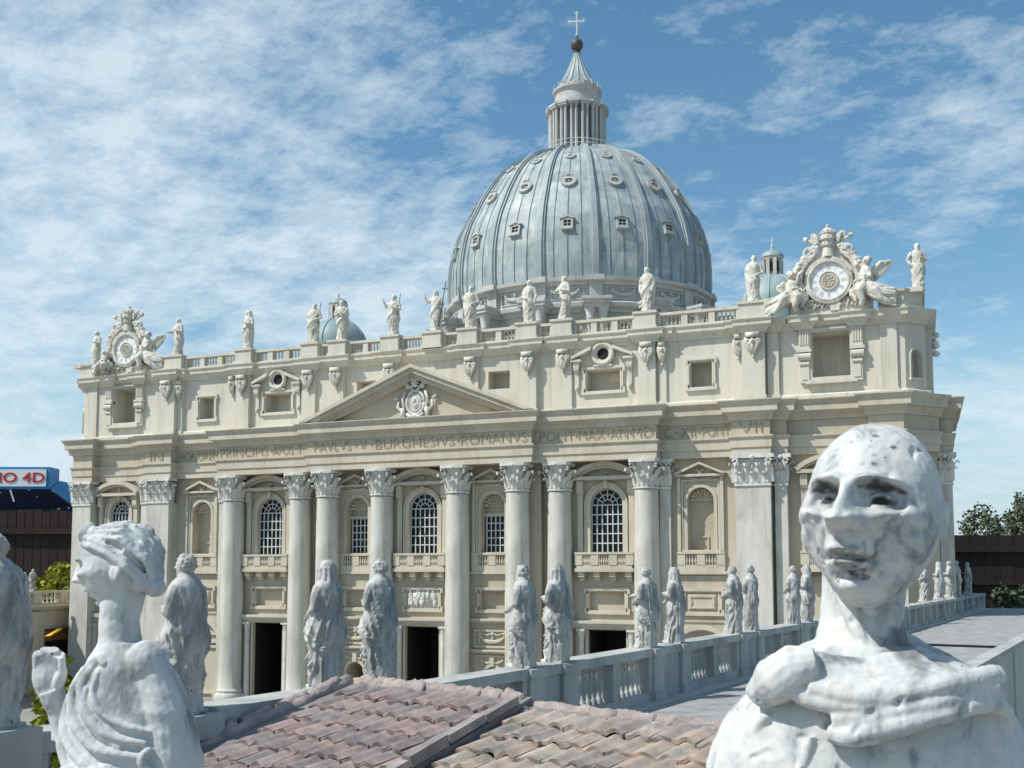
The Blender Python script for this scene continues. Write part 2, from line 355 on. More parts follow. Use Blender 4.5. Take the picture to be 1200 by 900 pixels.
def capital_round(r, h, cx=0, cy=0, z0=0, n=8):
    m = MB()
    m.lathe([(r*1.06, z0), (r*1.1, z0+.02*h), (r*1.1, z0+.07*h), (r*.92, z0+.09*h), (r*.88, z0+.5*h), (r*1.0, z0+.84*h), (r*1.2, z0+.88*h)], cx, cy, 20)
    for row, (zz, hh, off, out) in enumerate(((.09, .38, 0, .30), (.12, .62, .5, .42))):
        for k in range(n):
            a = 2*math.pi*(k+off)/n; nn = Vector((math.sin(a), -math.cos(a), 0))
            leaf(m, Vector((cx, cy, z0+zz*h)) + nn*r*.95, nn, hh*h, r*.70, r*out*1.5)
    for k in range(4):                                  # volutes and a fleuron between
        a = math.pi/4 + k*math.pi/2; nn = Vector((math.sin(a), -math.cos(a), 0)); c = Vector((cx, cy, z0+.78*h)) + nn*r*1.42
        t = Vector((-nn.y, nn.x, 0))
        m.tube([c + nn*(r*.17*math.cos(b)) + Vector((0, 0, r*.17*math.sin(b))) for b in np.linspace(0, 5.6, 9)], r*.085, 5)
        m.tube([c - nn*r*.55 - Vector((0, 0, r*.55)), c - nn*r*.2, c + Vector((0, 0, r*.2))], [r*.06, r*.09, r*.07], 5)
        a2 = k*math.pi/2; n2 = Vector((math.sin(a2), -math.cos(a2), 0)); c2 = Vector((cx, cy, z0+.9*h)) + n2*r*1.22
        m.ell(c2, (r*.2, r*.2, r*.18), 7, 5)
    pts = []
    for k in range(4):
        a = math.pi/4 + k*math.pi/2
        for da, rr in ((-.10, 1.62), (.10, 1.62), (.5, 1.34), (math.pi/4, 1.27), (math.pi/2-.5, 1.34)):
            pts.append((cx + r*rr*math.sin(a+da), cy - r*rr*math.cos(a+da)))
    k = len(pts)
    m.add([(x, y, z0+.88*h) for x, y in pts] + [(x*1.0, y, z0+h) for x, y in pts], [tuple(range(k)), tuple(range(2*k-1, k-1, -1))] + [(i, (i+1) % k, k+(i+1) % k, k+i) for i in range(k)])
    return m
def capital_flat(wd, dp, h, cx, y, z0, n=3):
    """a pilaster capital on a face at y"""
    m = MB(); x0, x1 = cx-wd/2, cx+wd/2
    m.box(x0-.004, x1+.004, y-.006, y+dp, z0, z0+.07*h); m.box(x0, x1, y-.001, y+dp, z0+.07*h, z0+.86*h)
    r = wd/n*.62; nn = Vector((0, -1, 0))
    for zz, hh, off, out, c in ((.09, .38, .5, .26, n), (.12, .62, 0, .38, n+1)):
        for k in range(c):
            x = x0 + wd*(k+off)/n
            leaf(m, (min(max(x, x0+r*.3), x1-r*.3), y, z0+zz*h), nn, hh*h, wd/n*1.0, .075*out)
    for s in (-1, 1):
        c = Vector((cx + s*(wd/2-.004), y-.02, z0+.78*h))
        m.tube([c + Vector((s*.012*math.cos(b), 0, .012*math.sin(b))) for b in np.linspace(0, 5.6, 9)], .006, 5)
        leaf(m, (cx+s*wd/2, y+dp*.5, z0+.1*h), (s, 0, 0), .5*h, dp*.9, .016)
        leaf(m, (cx+s*wd/2, y+dp*.5, z0+.3*h), (s, 0, 0), .5*h, dp*.9, .024)
    m.ell((cx, y-.022, z0+.9*h), (.013, .012, .012), 8, 5)
    m.add([(x0-.02,y-.028,z0+.88*h),(cx,y-.016,z0+.88*h),(x1+.02,y-.028,z0+.88*h),(x1+.02,y+dp,z0+.88*h),(x0-.02,y+dp,z0+.88*h),
           (x0-.02,y-.028,z0+h),(cx,y-.016,z0+h),(x1+.02,y-.028,z0+h),(x1+.02,y+dp,z0+h),(x0-.02,y+dp,z0+h)],
          [(4,3,2,1,0),(5,6,7,8,9),(0,1,6,5),(1,2,7,6),(2,3,8,7),(3,4,9,8),(4,0,5,9)])
    return m
ZC0, ZC1 = 1.10, 1.252
mc = MB(); r0 = .0665
prof = [(r0*1.3, G), (r0*1.3, G+.02), (r0*1.32, G+.03), (r0*1.25, G+.045), (r0*1.1, G+.05), (r0*1.16, G+.065), (r0*1.05, G+.075)]
prof += [(r0*(1-.09*(k/9)**1.8), G+.08+(ZC0-.003-G-.08)*k/9) for k in range(10)]
mc.lathe(prof, seg=28)
COLS = [(.228, -.105), (.57, -.105), (.783, -.052), (1.243, -.052)]
first = None
for x, y in COLS:
    for s in (-1, 1):
        if first is None:
            first = B(mc, 'column', 'shaft', smooth=True, auto=35); first.location = (s*x, y, 0)
            WO[first.name] = WO['basilica']
            cap = B(capital_round(.0605, ZC1-ZC0, z0=ZC0), 'capital', 'capital', first)
            first.data.transform(Matrix.Translation((0, 0, 0)))
        else:
            c = dup(first, BA, (s*x, y, 0)); dup(cap, c)
# --- giant pilasters
def pilaster(x0, x1, yf, yb, side=False):
    m = MB(); m.box(x0, x1, yf, yb, G+.08, ZC0); m.box(x0-.012, x1+.012, yf-.012, yb, G, G+.05); m.box(x0-.006, x1+.006, yf-.006, yb, G+.05, G+.08)
    p = B(m, 'pilaster', 'shaft')
    B(capital_flat(x1-x0, min(.05, yb-yf), ZC1-ZC0, (x0+x1)/2, yf, ZC0, 3 if x1-x0 > .1 else 2), 'capital', 'capital', p)
for s in (1, -1):
    pilaster(*sorted((s*1.69, s*1.857)), -.085, .002)
    pilaster(*sorted((s*1.872, s*1.93)), -.045, .012)
    pilaster(*sorted((s*2.315, s*2.458)), -.06, .012)
    pilaster(*sorted((s*1.306, s*1.36)), -.035, .002)
    pilaster(*sorted((s*2.603, s*2.665)), .19, .34)

# --- door bays
def small_column(x, y, z0, z1, r, par):
    m = MB(); m.lathe([(r*1.35, z0), (r*1.35, z0+.012), (r*1.1, z0+.02), (r, z0+.03), (r*.9, z1-.045), (r*1.0, z1-.044), (r*.95, z1-.036), (r*1.25, z1-.012), (r*1.3, z1-.01)], x, y, 12)
    m.box(x-r*1.45, x+r*1.45, y-r*1.45, y+r*1.45, z1-.01, z1)
    for k in range(8):
        a = k*math.pi/4; n_ = Vector((math.sin(a), -math.cos(a), 0)); leaf(m, Vector((x, y, z1-.04)) + n_*r*.95, n_, .03, r*.7, r*.35)
    return B(m, 'door_column', 'capital', par)
for cx in WB:
    y = wy(cx); hb = .155 if cx == 0 else .165
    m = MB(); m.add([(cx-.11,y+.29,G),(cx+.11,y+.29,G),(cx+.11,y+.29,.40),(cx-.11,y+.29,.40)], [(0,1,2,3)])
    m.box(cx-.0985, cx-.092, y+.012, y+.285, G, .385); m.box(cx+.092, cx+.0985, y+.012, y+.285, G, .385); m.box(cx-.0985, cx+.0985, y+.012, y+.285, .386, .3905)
    d = B(m, 'doorway', 'dark')  # near-black back and liners put the doorway's shade into the colour
    m = MB(); 
    m.box(cx-hb-.025, cx+hb+.025, y-.03, y+.01, .398, .412); m.box(cx-hb-.03, cx+hb+.03, y-.04, y+.01, .412, .426); m.box(cx-hb-.035, cx+hb+.035, y-.05, y+.01, .426, .44)
    for s in (-1, 1):
        m.box(*sorted((cx+s*.101, cx+s*.114)), y-.012, y+.02, G, .396); m.box(*sorted((cx+s*.150, cx+s*.166)), y-.012, y+.005, G, .396)
    B(m, 'door_frame', 'trim', d)
    for s in (-1, 1): small_column(cx+s*.132, y-.022, G, .397, .0155, d)
def panelframe(cx, y, hw, z0, z1, t=.014, ear=.01, name='panel_frame', par=BA, mat='trim'):
    m = MB()
    o = [(cx-hw-ear, z0), (cx+hw+ear, z0), (cx+hw+ear, z0+.03), (cx+hw, z0+.03), (cx+hw, z1-.03), (cx+hw+ear, z1-.03), (cx+hw+ear, z1), (cx-hw-ear, z1), (cx-hw-ear, z1-.03), (cx-hw, z1-.03), (cx-hw, z0+.03), (cx-hw-ear, z0+.03)]
    i_ = [(cx-hw-ear+t, z0+t), (cx+hw+ear-t, z0+t), (cx+hw+ear-t, z0+.03+t*.1), (cx+hw-t, z0+.03+t*.1), (cx+hw-t, z1-.03-t*.1), (cx+hw+ear-t, z1-.03-t*.1), (cx+hw+ear-t, z1-t), (cx-hw-ear+t, z1-t), (cx-hw-ear+t, z1-.03-t*.1), (cx-hw+t, z1-.03-t*.1), (cx-hw+t, z0+.03+t*.1), (cx-hw-ear+t, z0+.03+t*.1)]
    m.band(o, i_, y-.014, y+.002, True)
    m.band(rect(cx-hw+t, cx+hw-t, z0+t, z1-t), rect(cx-hw+t+.006, cx+hw-t-.006, z0+t+.006, z1-t-.006), y-.007, y+.002, True)
    return B(m, name, mat, par)
for cx in WB + NB:
    y = wy(cx); hw = .112 if cx in WB else .088
    f = panelframe(cx, y, hw, .472, .606)
    if cx == 0:                                         # carved relief of figures
        rnd = random.Random(4); m = MB(); m.box(-.094, .094, y-.004, y+.002, .49, .588)
        for k in range(34):
            x = rnd.uniform(-.08, .08); z = .515+rnd.random()*.05; h = rnd.uniform(.012, .024)
            m.ell((x, y-.006, z), (.006+rnd.random()*.006, .008, h), 8, 6); m.ell((x+rnd.uniform(-.004, .004), y-.008, z+h+.003), (.0055, .006, .006), 7, 5)
        B(m, 'carved_relief', 'capital', f, smooth=True)
    else:
        d = .025 if cx in WB else .03; wd = .185 if cx in WB else .135
        B(backpane(cx, wd, .49, .585, False, y+d), 'panel_back', 'wall', f)
for cx in QB:                                           # blind panels with a raised inner frame
    f = panelframe(cx, wy(cx), .10, .472, .606); y = wy(cx); m = MB()
    m.box(cx-.07, cx+.07, y-.006, y+.001, .502, .577); o = rect(cx-.062, cx+.062, .508, .571); m.band(o, rect(cx-.052, cx+.052, .516, .563), y-.012, y-.005, True)
    for s in (-1, 1): m.box(*sorted((cx+s*.045, cx+s*.066)), y-.01, y-.005, .53, .55)
    B(m, 'raised_panel', 'trim', f)
# --- string course over the doors of the niche bays, swags, small arched doors
for cx in NB:
    y = wy(cx); m = MB(); m.box(cx-.118, cx+.118, y-.02, y+.002, .418, .430); m.box(cx-.122, cx+.122, y-.032, y+.002, .430, .442)
    B(m, 'string_course', 'trim'); m = MB()
    m.box(cx-.115, cx+.115, y-.018, y+.002, .262, .270); m.box(cx-.118, cx+.118, y-.026, y+.002, .270, .280)
    c = B(m, 'string_course', 'trim')
    m = MB(); m.band(rect(cx-.105, cx+.105, .29, .385), rect(cx-.094, cx+.094, .301, .374), y-.01, y+.001, True)
    m.tube([(cx+.07*math.sin(a), y-.008, .36-.04*math.cos(a)) for a in np.linspace(-1.5, 1.5, 11)], [.004+.007*math.cos(a) for a in np.linspace(-1.5, 1.5, 11)], 6)
    for s in (-1, 0, 1):
        m.ell((cx+s*.07, y-.008, .362), (.011, .01, .011), 8, 6)
        m.tube([(cx+s*.07, y-.006, .355), (cx+s*.078, y-.006, .33), (cx+s*.074, y-.006, .312)], [.005, .007, .003], 5)
    m.tube([(cx-.06, y-.006, .365), (cx-.03, y-.008, .355), (cx, y-.006, .365), (cx+.03, y-.008, .355), (cx+.06, y-.006, .365)], .005, 5)
    B(m, 'swag_panel', 'trim')
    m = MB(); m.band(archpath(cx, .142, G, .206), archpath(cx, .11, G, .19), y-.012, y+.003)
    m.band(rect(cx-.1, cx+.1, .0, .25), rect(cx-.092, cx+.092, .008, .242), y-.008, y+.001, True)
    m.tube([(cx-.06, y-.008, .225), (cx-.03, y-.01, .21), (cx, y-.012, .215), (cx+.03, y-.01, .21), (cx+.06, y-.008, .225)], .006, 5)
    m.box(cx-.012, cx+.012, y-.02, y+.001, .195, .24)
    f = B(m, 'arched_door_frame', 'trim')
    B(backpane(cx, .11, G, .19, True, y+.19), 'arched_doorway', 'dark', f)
for cx in QB:
    y = wy(cx); m = MB()
    m.band(arc(cx, .25, .175, R(12), R(168), 20), arc(cx, .25, .155, R(12), R(168), 20), y-.03, y+.002)
    m.band(arc(cx, .25, .155, R(12), R(168), 20), arc(cx, .25, .147, R(12), R(168), 20), y-.015, y+.002)
    m.box(cx-.17, cx+.17, y-.018, y+.002, .268, .284); m.box(cx-.155, cx+.155, y-.012, y+.002, .315, .325)
    m.band(rect(cx-.15, cx+.15, -.03, .255), rect(cx-.135, cx+.135, -.015, .24), y-.012, y+.001, True)
    m.ell((cx, y-.01, .36), (.012, .012, .012), 8, 6); m.tube([(cx-.05, y-.006, .37), (cx, y-.008, .352), (cx+.05, y-.006, .37)], .005, 5)
    B(m, 'blind_arch', 'trim')
for cx in EB:
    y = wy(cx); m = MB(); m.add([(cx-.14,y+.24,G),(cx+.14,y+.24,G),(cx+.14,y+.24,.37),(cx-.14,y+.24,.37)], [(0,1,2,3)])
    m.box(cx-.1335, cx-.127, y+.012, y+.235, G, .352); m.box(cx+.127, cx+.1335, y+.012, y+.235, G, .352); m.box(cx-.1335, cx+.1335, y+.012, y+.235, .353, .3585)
    d = B(m, 'doorway', 'dark'); m = MB()  # shade of the end doorway painted as near-black back and liners
    for s in (-1, 1): m.box(*sorted((cx+s*.139, cx+s*.169)), y-.025, y+.002, G, .345); m.box(*sorted((cx+s*.135, cx+s*.173)), y-.03, y+.002, .345, .372)
    m.box(cx-.2, cx+.2, y-.02, y+.002, .375, .40); m.box(cx-.21, cx+.21, y-.04, y+.002, .405, .43)
    B(m, 'door_frame', 'trim', d)

# --- windows of the lower storey
def grille(cx, y, w_, z0, z1, arched=True, nx=6, nzr=5, t=.0027, par=BA):
    m = MB(); r = w_/2; zs = z1-r if arched else z1
    for k in range(nx+1):
        x = cx - r + w_*k/nx
        m.box(x-t/1, x+t/1, y-.003, y+.003, z0, zs)
    for k in range(nzr+1):
        z = z0 + (zs-z0)*k/nzr; m.box(cx-r, cx+r, y-.0035, y+.0035, z-t, z+t)
    if arched:
        for rr in (r*.97, r*.64, r*.33): m.tube([(x, y, z) for x, z in arc(cx, zs, rr, 0, math.pi, 14)], t, 5)
        for k in range(1, 6):
            a = math.pi*k/6; m.tube([(cx+r*.33*math.cos(a), y, zs+r*.33*math.sin(a)), (cx+r*math.cos(a), y, zs+r*math.sin(a))], t, 5)
    return B(m, 'window_grille', 'grille', par)
def balcony(cx, y, hw, out, par, heavy):
    m = MB(); f = y-out
    if heavy:
        m.box(cx-hw, cx+hw, f, y+.002, .688, .706); m.box(cx-hw+.008, cx+hw-.008, f+.006, y+.002, .706, .722)
        m.box(cx-hw, cx+hw, f, y+.002, .7765, .788)
        for k in range(4):
            x = cx - hw + .03 + (2*hw-.06)*k/3; m.box(x-.016, x+.016, f+.012, y+.002, .662, .688); m.box(x-.013, x+.013, f+.03, y+.002, .64, .662)
        posts = [-1, -.36, .36, 1]
    else:
        m.box(cx-hw-.01, cx+hw+.01, f, y+.002, .676, .69); m.box(cx-hw, cx+hw, f+.005, y+.002, .69, .722); m.box(cx-hw, cx+hw, f, y+.002, .7765, .788)
        posts = [-1, 0, 1]
    hp = .02
    for q in posts:
        x = cx + q*(hw-hp); m.box(x-hp, x+hp, f+.003, y+.002, .722, .7765)
    o = B(m, 'balcony', 'trim'); m = MB()
    for a, b in zip(posts[:-1], posts[1:]):
        xa, xb = cx+a*(hw-hp)+hp, cx+b*(hw-hp)-hp; n_ = 5 if heavy else 4
        for k in range(n_):
            x = xa+(xb-xa)*(k+.5)/n_
            m.lathe([(.0035, .722), (.0035, .728), (.0062, .74), (.003, .757), (.0045, .768), (.004, .7765)], x, f+.01, 6)
    B(m, 'baluster_row', 'trim', o)
for cx in WB + EB:
    y = wy(cx); wd = .168 if cx in WB else .15; z1 = 1.115 if cx in WB else 1.13; e = wd/2
    pane = B(backpane(cx, wd, .785, z1, True, y+.027), 'window', 'glass')
    grille(cx, y+.018, wd, .785, z1, par=pane)
    m = MB(); m.band(archpath(cx, wd+.05, .788, z1+.025), archpath(cx, wd+.004, .788, z1+.002), y-.010, y+.004)
    m.band(archpath(cx, wd+.062, .788, z1+.031), archpath(cx, wd+.05, .788, z1+.025), y-.018, y+.002)
    m.box(cx-.01, cx+.01, y-.024, y+.002, z1+.002, z1+.04)
    for s in (-1, 1):
        xs = cx+s*.136
        m.box(xs-.014, xs+.014, y-.022, y+.002, .788, 1.15); m.box(xs-.018, xs+.018, y-.032, y+.002, 1.09, 1.10); m.box(xs-.017, xs+.017, y-.036, y+.002, 1.10, 1.155)
    m.box(cx-.165, cx+.165, y-.052, y+.002, 1.158, 1.176)
    aa = R(41); rr = .168/math.sin(aa); zc = 1.176 - rr*math.cos(aa)
    m.band(arc(cx, zc, rr+.012, math.pi/2-aa, math.pi/2+aa, 18), arc(cx, zc, rr-.010, math.pi/2-aa, math.pi/2+aa, 18), y-.056, y+.002)
    m.band(arc(cx, zc, rr-.010, math.pi/2-aa, math.pi/2+aa, 18), arc(cx, zc, rr-.022, math.pi/2-aa, math.pi/2+aa, 18), y-.036, y+.002)
    m.ell((cx, y-.01, 1.196), (.012, .01, .01), 8, 6)
    B(m, 'window_surround', 'trim', pane)
    balcony(cx, y, .155, .062, pane, True)
for cx in NB + QB:
    y = wy(cx); wd, z0, z1 = (.132, .785, 1.10) if cx in NB else (.128, .79, 1.105); r = wd/2
    back = B(backpane(cx, wd, z0, z1, True, y+.058), 'niche', 'wall')
    m = MB()
    if cx in NB:
        g = B(backpane(cx, wd-.03, .788, .985, False, y+.046), 'window', 'glass', back); grille(cx, y+.038, wd-.03, .79, .985, False, 4, 5, par=back)
        m.box(cx-r, cx+r, y+.03, y+.056, .985, .998)
    else:
        m.band(rect(cx-.028, cx+.028, z0, .865), rect(cx-.022, cx+.022, z0+.006, .859), y+.05, y+.057, True)
    for k in range(9):                                  # scallop shell in the head of the niche
        a = math.pi*(k+.5)/9; zs = z1-r
        m.tube([(cx, y+.05, zs), (cx+r*.55*math.cos(a), y+.052, zs+r*.55*math.sin(a)), (cx+r*.95*math.cos(a), y+.03, zs+r*.95*math.sin(a))], [.002, .006, .009], 5)
    m.band(archpath(cx, wd+.036, z0, z1+.018), archpath(cx, wd+.004, z0, z1+.002), y-.008, y+.004)
    m.band(rect(cx-.096, cx+.096, z0-.003, 1.145), rect(cx-.086, cx+.086, z0+.006, 1.136), y-.009, y+.002, True)
    for s in (-1, 1): m.box(*sorted((cx+s*.098, cx+s*.115)), y-.016, y+.002, z0, 1.158)
    m.box(cx-.124, cx+.124, y-.03, y+.002, 1.160, 1.172)
    m.band([(cx-.134, 1.173), (cx, 1.232), (cx+.134, 1.173)], [(cx-.106, 1.173), (cx, 1.2195), (cx+.106, 1.173)], y-.04, y+.002)
    for a in range(4):
        b = a*math.pi/2+math.pi/4; m.tube([(cx, y-.008, 1.185), (cx+.026*math.cos(b), y-.01, 1.178+.026*math.sin(b))], [.006, .008], 5)
    m.ell((cx, y-.012, 1.18), (.011, .012, .011), 8, 6); m.tube([(cx-.055, y-.004, 1.155), (cx, y-.008, 1.145), (cx+.055, y-.004, 1.155)], .005, 5)
    B(m, 'niche_surround', 'trim', back)
    balcony(cx, y, .118, .02, back, False)

# --- entablature: architrave, frieze and cornice swept along the broken front
def mirror_path(right):                                 # right half from centre out -> whole path, left to right
    return [(-x, y) for x, y in reversed(right)] + right
EP = mirror_path([(.672, -.168), (.672, -.118), (1.312, -.118), (1.312, -.035), (1.675, -.035), (1.675, -.095), (1.862, -.095), (1.862, -.055), (1.935, -.055), (1.935, -.012), (2.305, -.012), (2.305, -.068), (2.462, -.068), (2.468, -.04), (2.615, .11), (2.615, .185), (2.672, .185), (2.672, 1.0)])
# travel runs left to right with the outside (towards -y) on the right-hand side
arch_prof = [(-.25, 1.25), (.0, 1.25), (.0, 1.284), (.006, 1.286), (.006, 1.326), (.010, 1.330), (.015, 1.336), (.015, 1.343), (-.002, 1.345)]
B(MB().sweep(EP, arch_prof), 'architrave', 'trim')
fr_prof = [(-.002, 1.345), (-.002, 1.4155), (-.1, 1.4155)]
B(MB().sweep(EP, fr_prof), 'frieze', 'wall')
co_prof = [(-.01, 1.4155), (.006, 1.4165), (.008, 1.424), (.014, 1.428), (.014, 1.441), (.02, 1.445), (.024, 1.452), (.038, 1.4535), (.040, 1.456), (.040, 1.486), (.044, 1.489), (.052, 1.500), (.056, 1.507), (.056, 1.512), (-.2, 1.524)]
B(MB().sweep(EP, co_prof), 'cornice', 'trim')
# inscription
def text_mesh(body, name, height, width, loc, mat, par, depth=.0004, rotz=0., thin=-.020):
    cu = bpy.data.curves.new(name, 'FONT'); cu.body = body; cu.align_x = 'LEFT'; cu.extrude = depth; cu.resolution_u = 3; cu.offset = thin
    o = bpy.data.objects.new('tmp', cu); COL.objects.link(o); bpy.context.view_layer.update()
    me = bpy.data.meshes.new_from_object(o.evaluated_get(bpy.context.evaluated_depsgraph_get())); bpy.data.objects.remove(o)
    v = np.array([q.co[:] for q in me.vertices]); mn, mxx = v.min(0), v.max(0)
    sx = width/(mxx[0]-mn[0]) if width else height/(mxx[1]-mn[1]); sz = height/(mxx[1]-mn[1])
    mb = MB(Matrix.Translation(loc) @ Matrix.Rotation(rotz, 4, 'Z'))
    mb.add([((p[0]-mn[0])*sx, -p[2], (p[1]-mn[1])*sz) for p in v], [tuple(q.vertices) for q in me.polygons])
    bpy.data.meshes.remove(me); return mb.build(name, mat, par)
SEG = [("IN", -1.828, -1.735, -.097), ("HONOREM", -1.655, -1.375, -.037), ("PRINCIPIS", -1.295, -.965, -.120), ("APOS", -.935, -.795, -.120), ("T", -.765, -.735, -.12),
       ("PAVLVS", -.625, -.39, -.170), ("V", -.335, -.295, -.17), ("BURGHESIVS", -.235, .235, -.170), ("ROMANVS", .275, .645, -.170),
       ("PONT", .70, .885, -.120), ("MAX", .91, 1.045, -.120), ("AN", 1.075, 1.165, -.120), ("MD", 1.19, 1.295, -.120), ("C", 1.335, 1.37, -.037), ("XII", 1.415, 1.49, -.037), ("PONT", 1.525, 1.66, -.037), ("VII", 1.715, 1.825, -.097)]
for body, x0, x1, y in SEG:
    text_mesh(body, 'inscription', .047, x1-x0, (x0, y-.0006, 1.358), 'letter', BA, .0009)
m = MB()
for x, y in ((-1.32, -.12), (-.945, -.12), (-.36, -.17), (-.265, -.17), (.255, -.17), (.895, -.12), (1.06, -.12), (1.178, -.12), (1.395, -.037), (1.507, -.037)): m.box(x-.004, x+.004, y-.0015, y+.0015, 1.378, 1.386)
B(m, 'inscription_stops', 'letter')

# --- pediment over the centre
PA = 1.800; PH = .70; PB = 1.516
def ped_line(dz, hx): return [(-hx, PB), (0, PB + (PA-PB) - dz), (hx, PB)]
m = MB(); sl_ = (PA-PB)/PH
def chev(o0, o1, y0, y1):                               # a gable band between offsets o0 > o1 below the top edge
    a = [(-PH+o0/sl_, PB), (0, PA-o0), (PH-o0/sl_, PB)]; b = [(-PH+o1/sl_, PB), (0, PA-o1), (PH-o1/sl_, PB)]
    m.band(a, b, y0, y1)
chev(0, .020, -.226, .03); chev(.020, .046, -.212, .03); chev(.046, .062, -.192, .03); chev(.062, .076, -.180, .03)
B(m, 'pediment_cornice', 'trim')
B(MB().prism([(-PH+.2, PB+.004), (PH-.2, PB+.004), (0, PA-.074)], -.145, .02), 'tympanum', 'wall')
# arms in the tympanum: oval shield, crown, keys, side scrolls
m = MB(); yy = -.15; zc = 1.598
m.tube([(.052*math.cos(a), yy-.008, zc+.064*math.sin(a)) for a in np.linspace(0, 2*math.pi, 25)], .010, 6)
m.tube([(.036*math.cos(a), yy-.010, zc+.046*math.sin(a)) for a in np.linspace(0, 2*math.pi, 25)], .005, 6)
m.ell((0, yy-.004, zc), (.036, .014, .048), 16, 8); m.ell((-.005, yy-.018, zc+.01), (.010, .008, .018), 8, 6); m.ell((.004, yy-.017, zc-.016), (.009, .008, .012), 8, 6)
m.ell((0, yy-.018, zc+.108), (.020, .020, .028), 12, 8)
for z, q in ((.088, .023), (.103, .023), (.118, .019)): m.tube([(q*math.cos(a), yy-.02+q*.5*math.sin(a), zc+z) for a in np.linspace(0, 2*math.pi, 15)], .004, 5)
for s in (-1, 1):
    m.tube([(s*.006, yy-.012, zc+.062), (s*.05, yy-.016, zc+.105)], [.007, .008], 6); m.ell((s*.056, yy-.016, zc+.11), (.013, .012, .014), 8, 6); m.ell((s*.043, yy-.014, zc+.088), (.014, .012, .012), 8, 6)
    m.tube([(s*.058, yy-.01, zc+.06), (s*.075, yy-.014, zc+.02), (s*.066, yy-.014, zc-.02), (s*.082, yy-.014, zc-.045), (s*.105, yy-.012, zc-.02), (s*.098, yy-.012, zc+.012)], [.008, .009, .008, .010, .009, .006], 6)
    m.tube([(s*.07, yy-.012, zc-.03), (s*.074, yy-.014, zc-.06), (s*.070, yy-.012, zc-.078)], [.016, .013, .011], 7)
    m.tube([(s*.10, yy-.01, zc+.02), (s*.128, yy-.012, zc+.034)], [.006, .008], 6)
m.tube([(-.05, yy-.012, zc-.06), (-.025, yy-.016, zc-.078), (0, yy-.016, zc-.07), (.025, yy-.016, zc-.078), (.05, yy-.012, zc-.06)], .010, 6)
B(m, 'coat_of_arms', 'capital', smooth=True)
# ------------------------------------------------------------------ attic
AY = .03; Z0, Z1 = 1.515, 1.87
mw = MB(); AW = [1.0, -1.0]
ops = {.41: [(.41, .125, 1.678, 1.776, False, .11)], 1.0: [(1.0, .195, 1.625, 1.742, False, .10)], 1.512: [(1.512, .122, 1.612, 1.75, False, .10)], 2.14: [(2.14, .175, 1.625, 1.845, False, .15)]}
edges = [0, .25, .59, .78, 1.24, 1.77, 2.475]
def mo(o, s): return (o[0]*s,)+o[1:]
for s in (1, -1):
    for a, b in zip(edges[:-1], edges[1:]):
        use = [mo(o, s) for k, v in ops.items() if a < k < b for o in v]
        x0, x1 = sorted((s*a, s*b)); wallbay(mw, x0, x1, Z0, Z1, AY, use)
# chamfered corners with a round-headed niche, flanks, back
CH = math.radians(45)
for s in (1, -1):
    T = Matrix.Translation((s*2.475, AY, 0)) @ Matrix.Rotation(s*CH, 4, 'Z')
    mw.M = T; ln = .128
    x0, x1 = (0, ln) if s > 0 else (-ln, 0)
    wallbay(mw, x0, x1, Z0, Z1, 0, [((x0+x1)/2, .062, 1.60, 1.735, True, .045)]); mw.M = None
    e = 2.475 + ln*math.cos(CH); ey = AY + ln*math.sin(CH)
    mw.add([(s*e,ey,Z0),(s*e,1.0,Z0),(s*e,1.0,Z1),(s*e,ey,Z1)], [(0,1,2,3)])
mw.add([(-2.56,.95,1.2),(2.56,.95,1.2),(2.56,.95,Z1),(-2.56,.95,Z1)], [(0,1,2,3)])
mw.add([(-2.56,AY+.1,1.872),(2.56,AY+.1,1.872),(2.56,.95,1.872),(-2.56,.95,1.872)], [(0,1,2,3)])
B(mw, 'attic_wall', 'attic')
for s in (1, -1):                                        # backs of the attic recesses
    for k, v in ops.items():
        for (cx, wd, a, b, ar, dp) in v: mw = MB(); mw.add([(s*cx-wd/2-.004,AY+dp-.001,a-.004),(s*cx+wd/2+.004,AY+dp-.001,a-.004),(s*cx+wd/2+.004,AY+dp-.001,b+.004),(s*cx-wd/2-.004,AY+dp-.001,b+.004)], [(0,1,2,3)]); B(mw, 'recess_back', 'attic')
    T = Matrix.Translation((s*2.475, AY, 0)) @ Matrix.Rotation(s*CH, 4, 'Z'); mw = MB(T); c = s*.064
    mw.add([(c-.034,.044,1.598),(c+.034,.044,1.598),(c+.034,.044,1.738),(c-.034,.044,1.738)], [(0,1,2,3)]); B(mw, 'recess_back', 'attic')
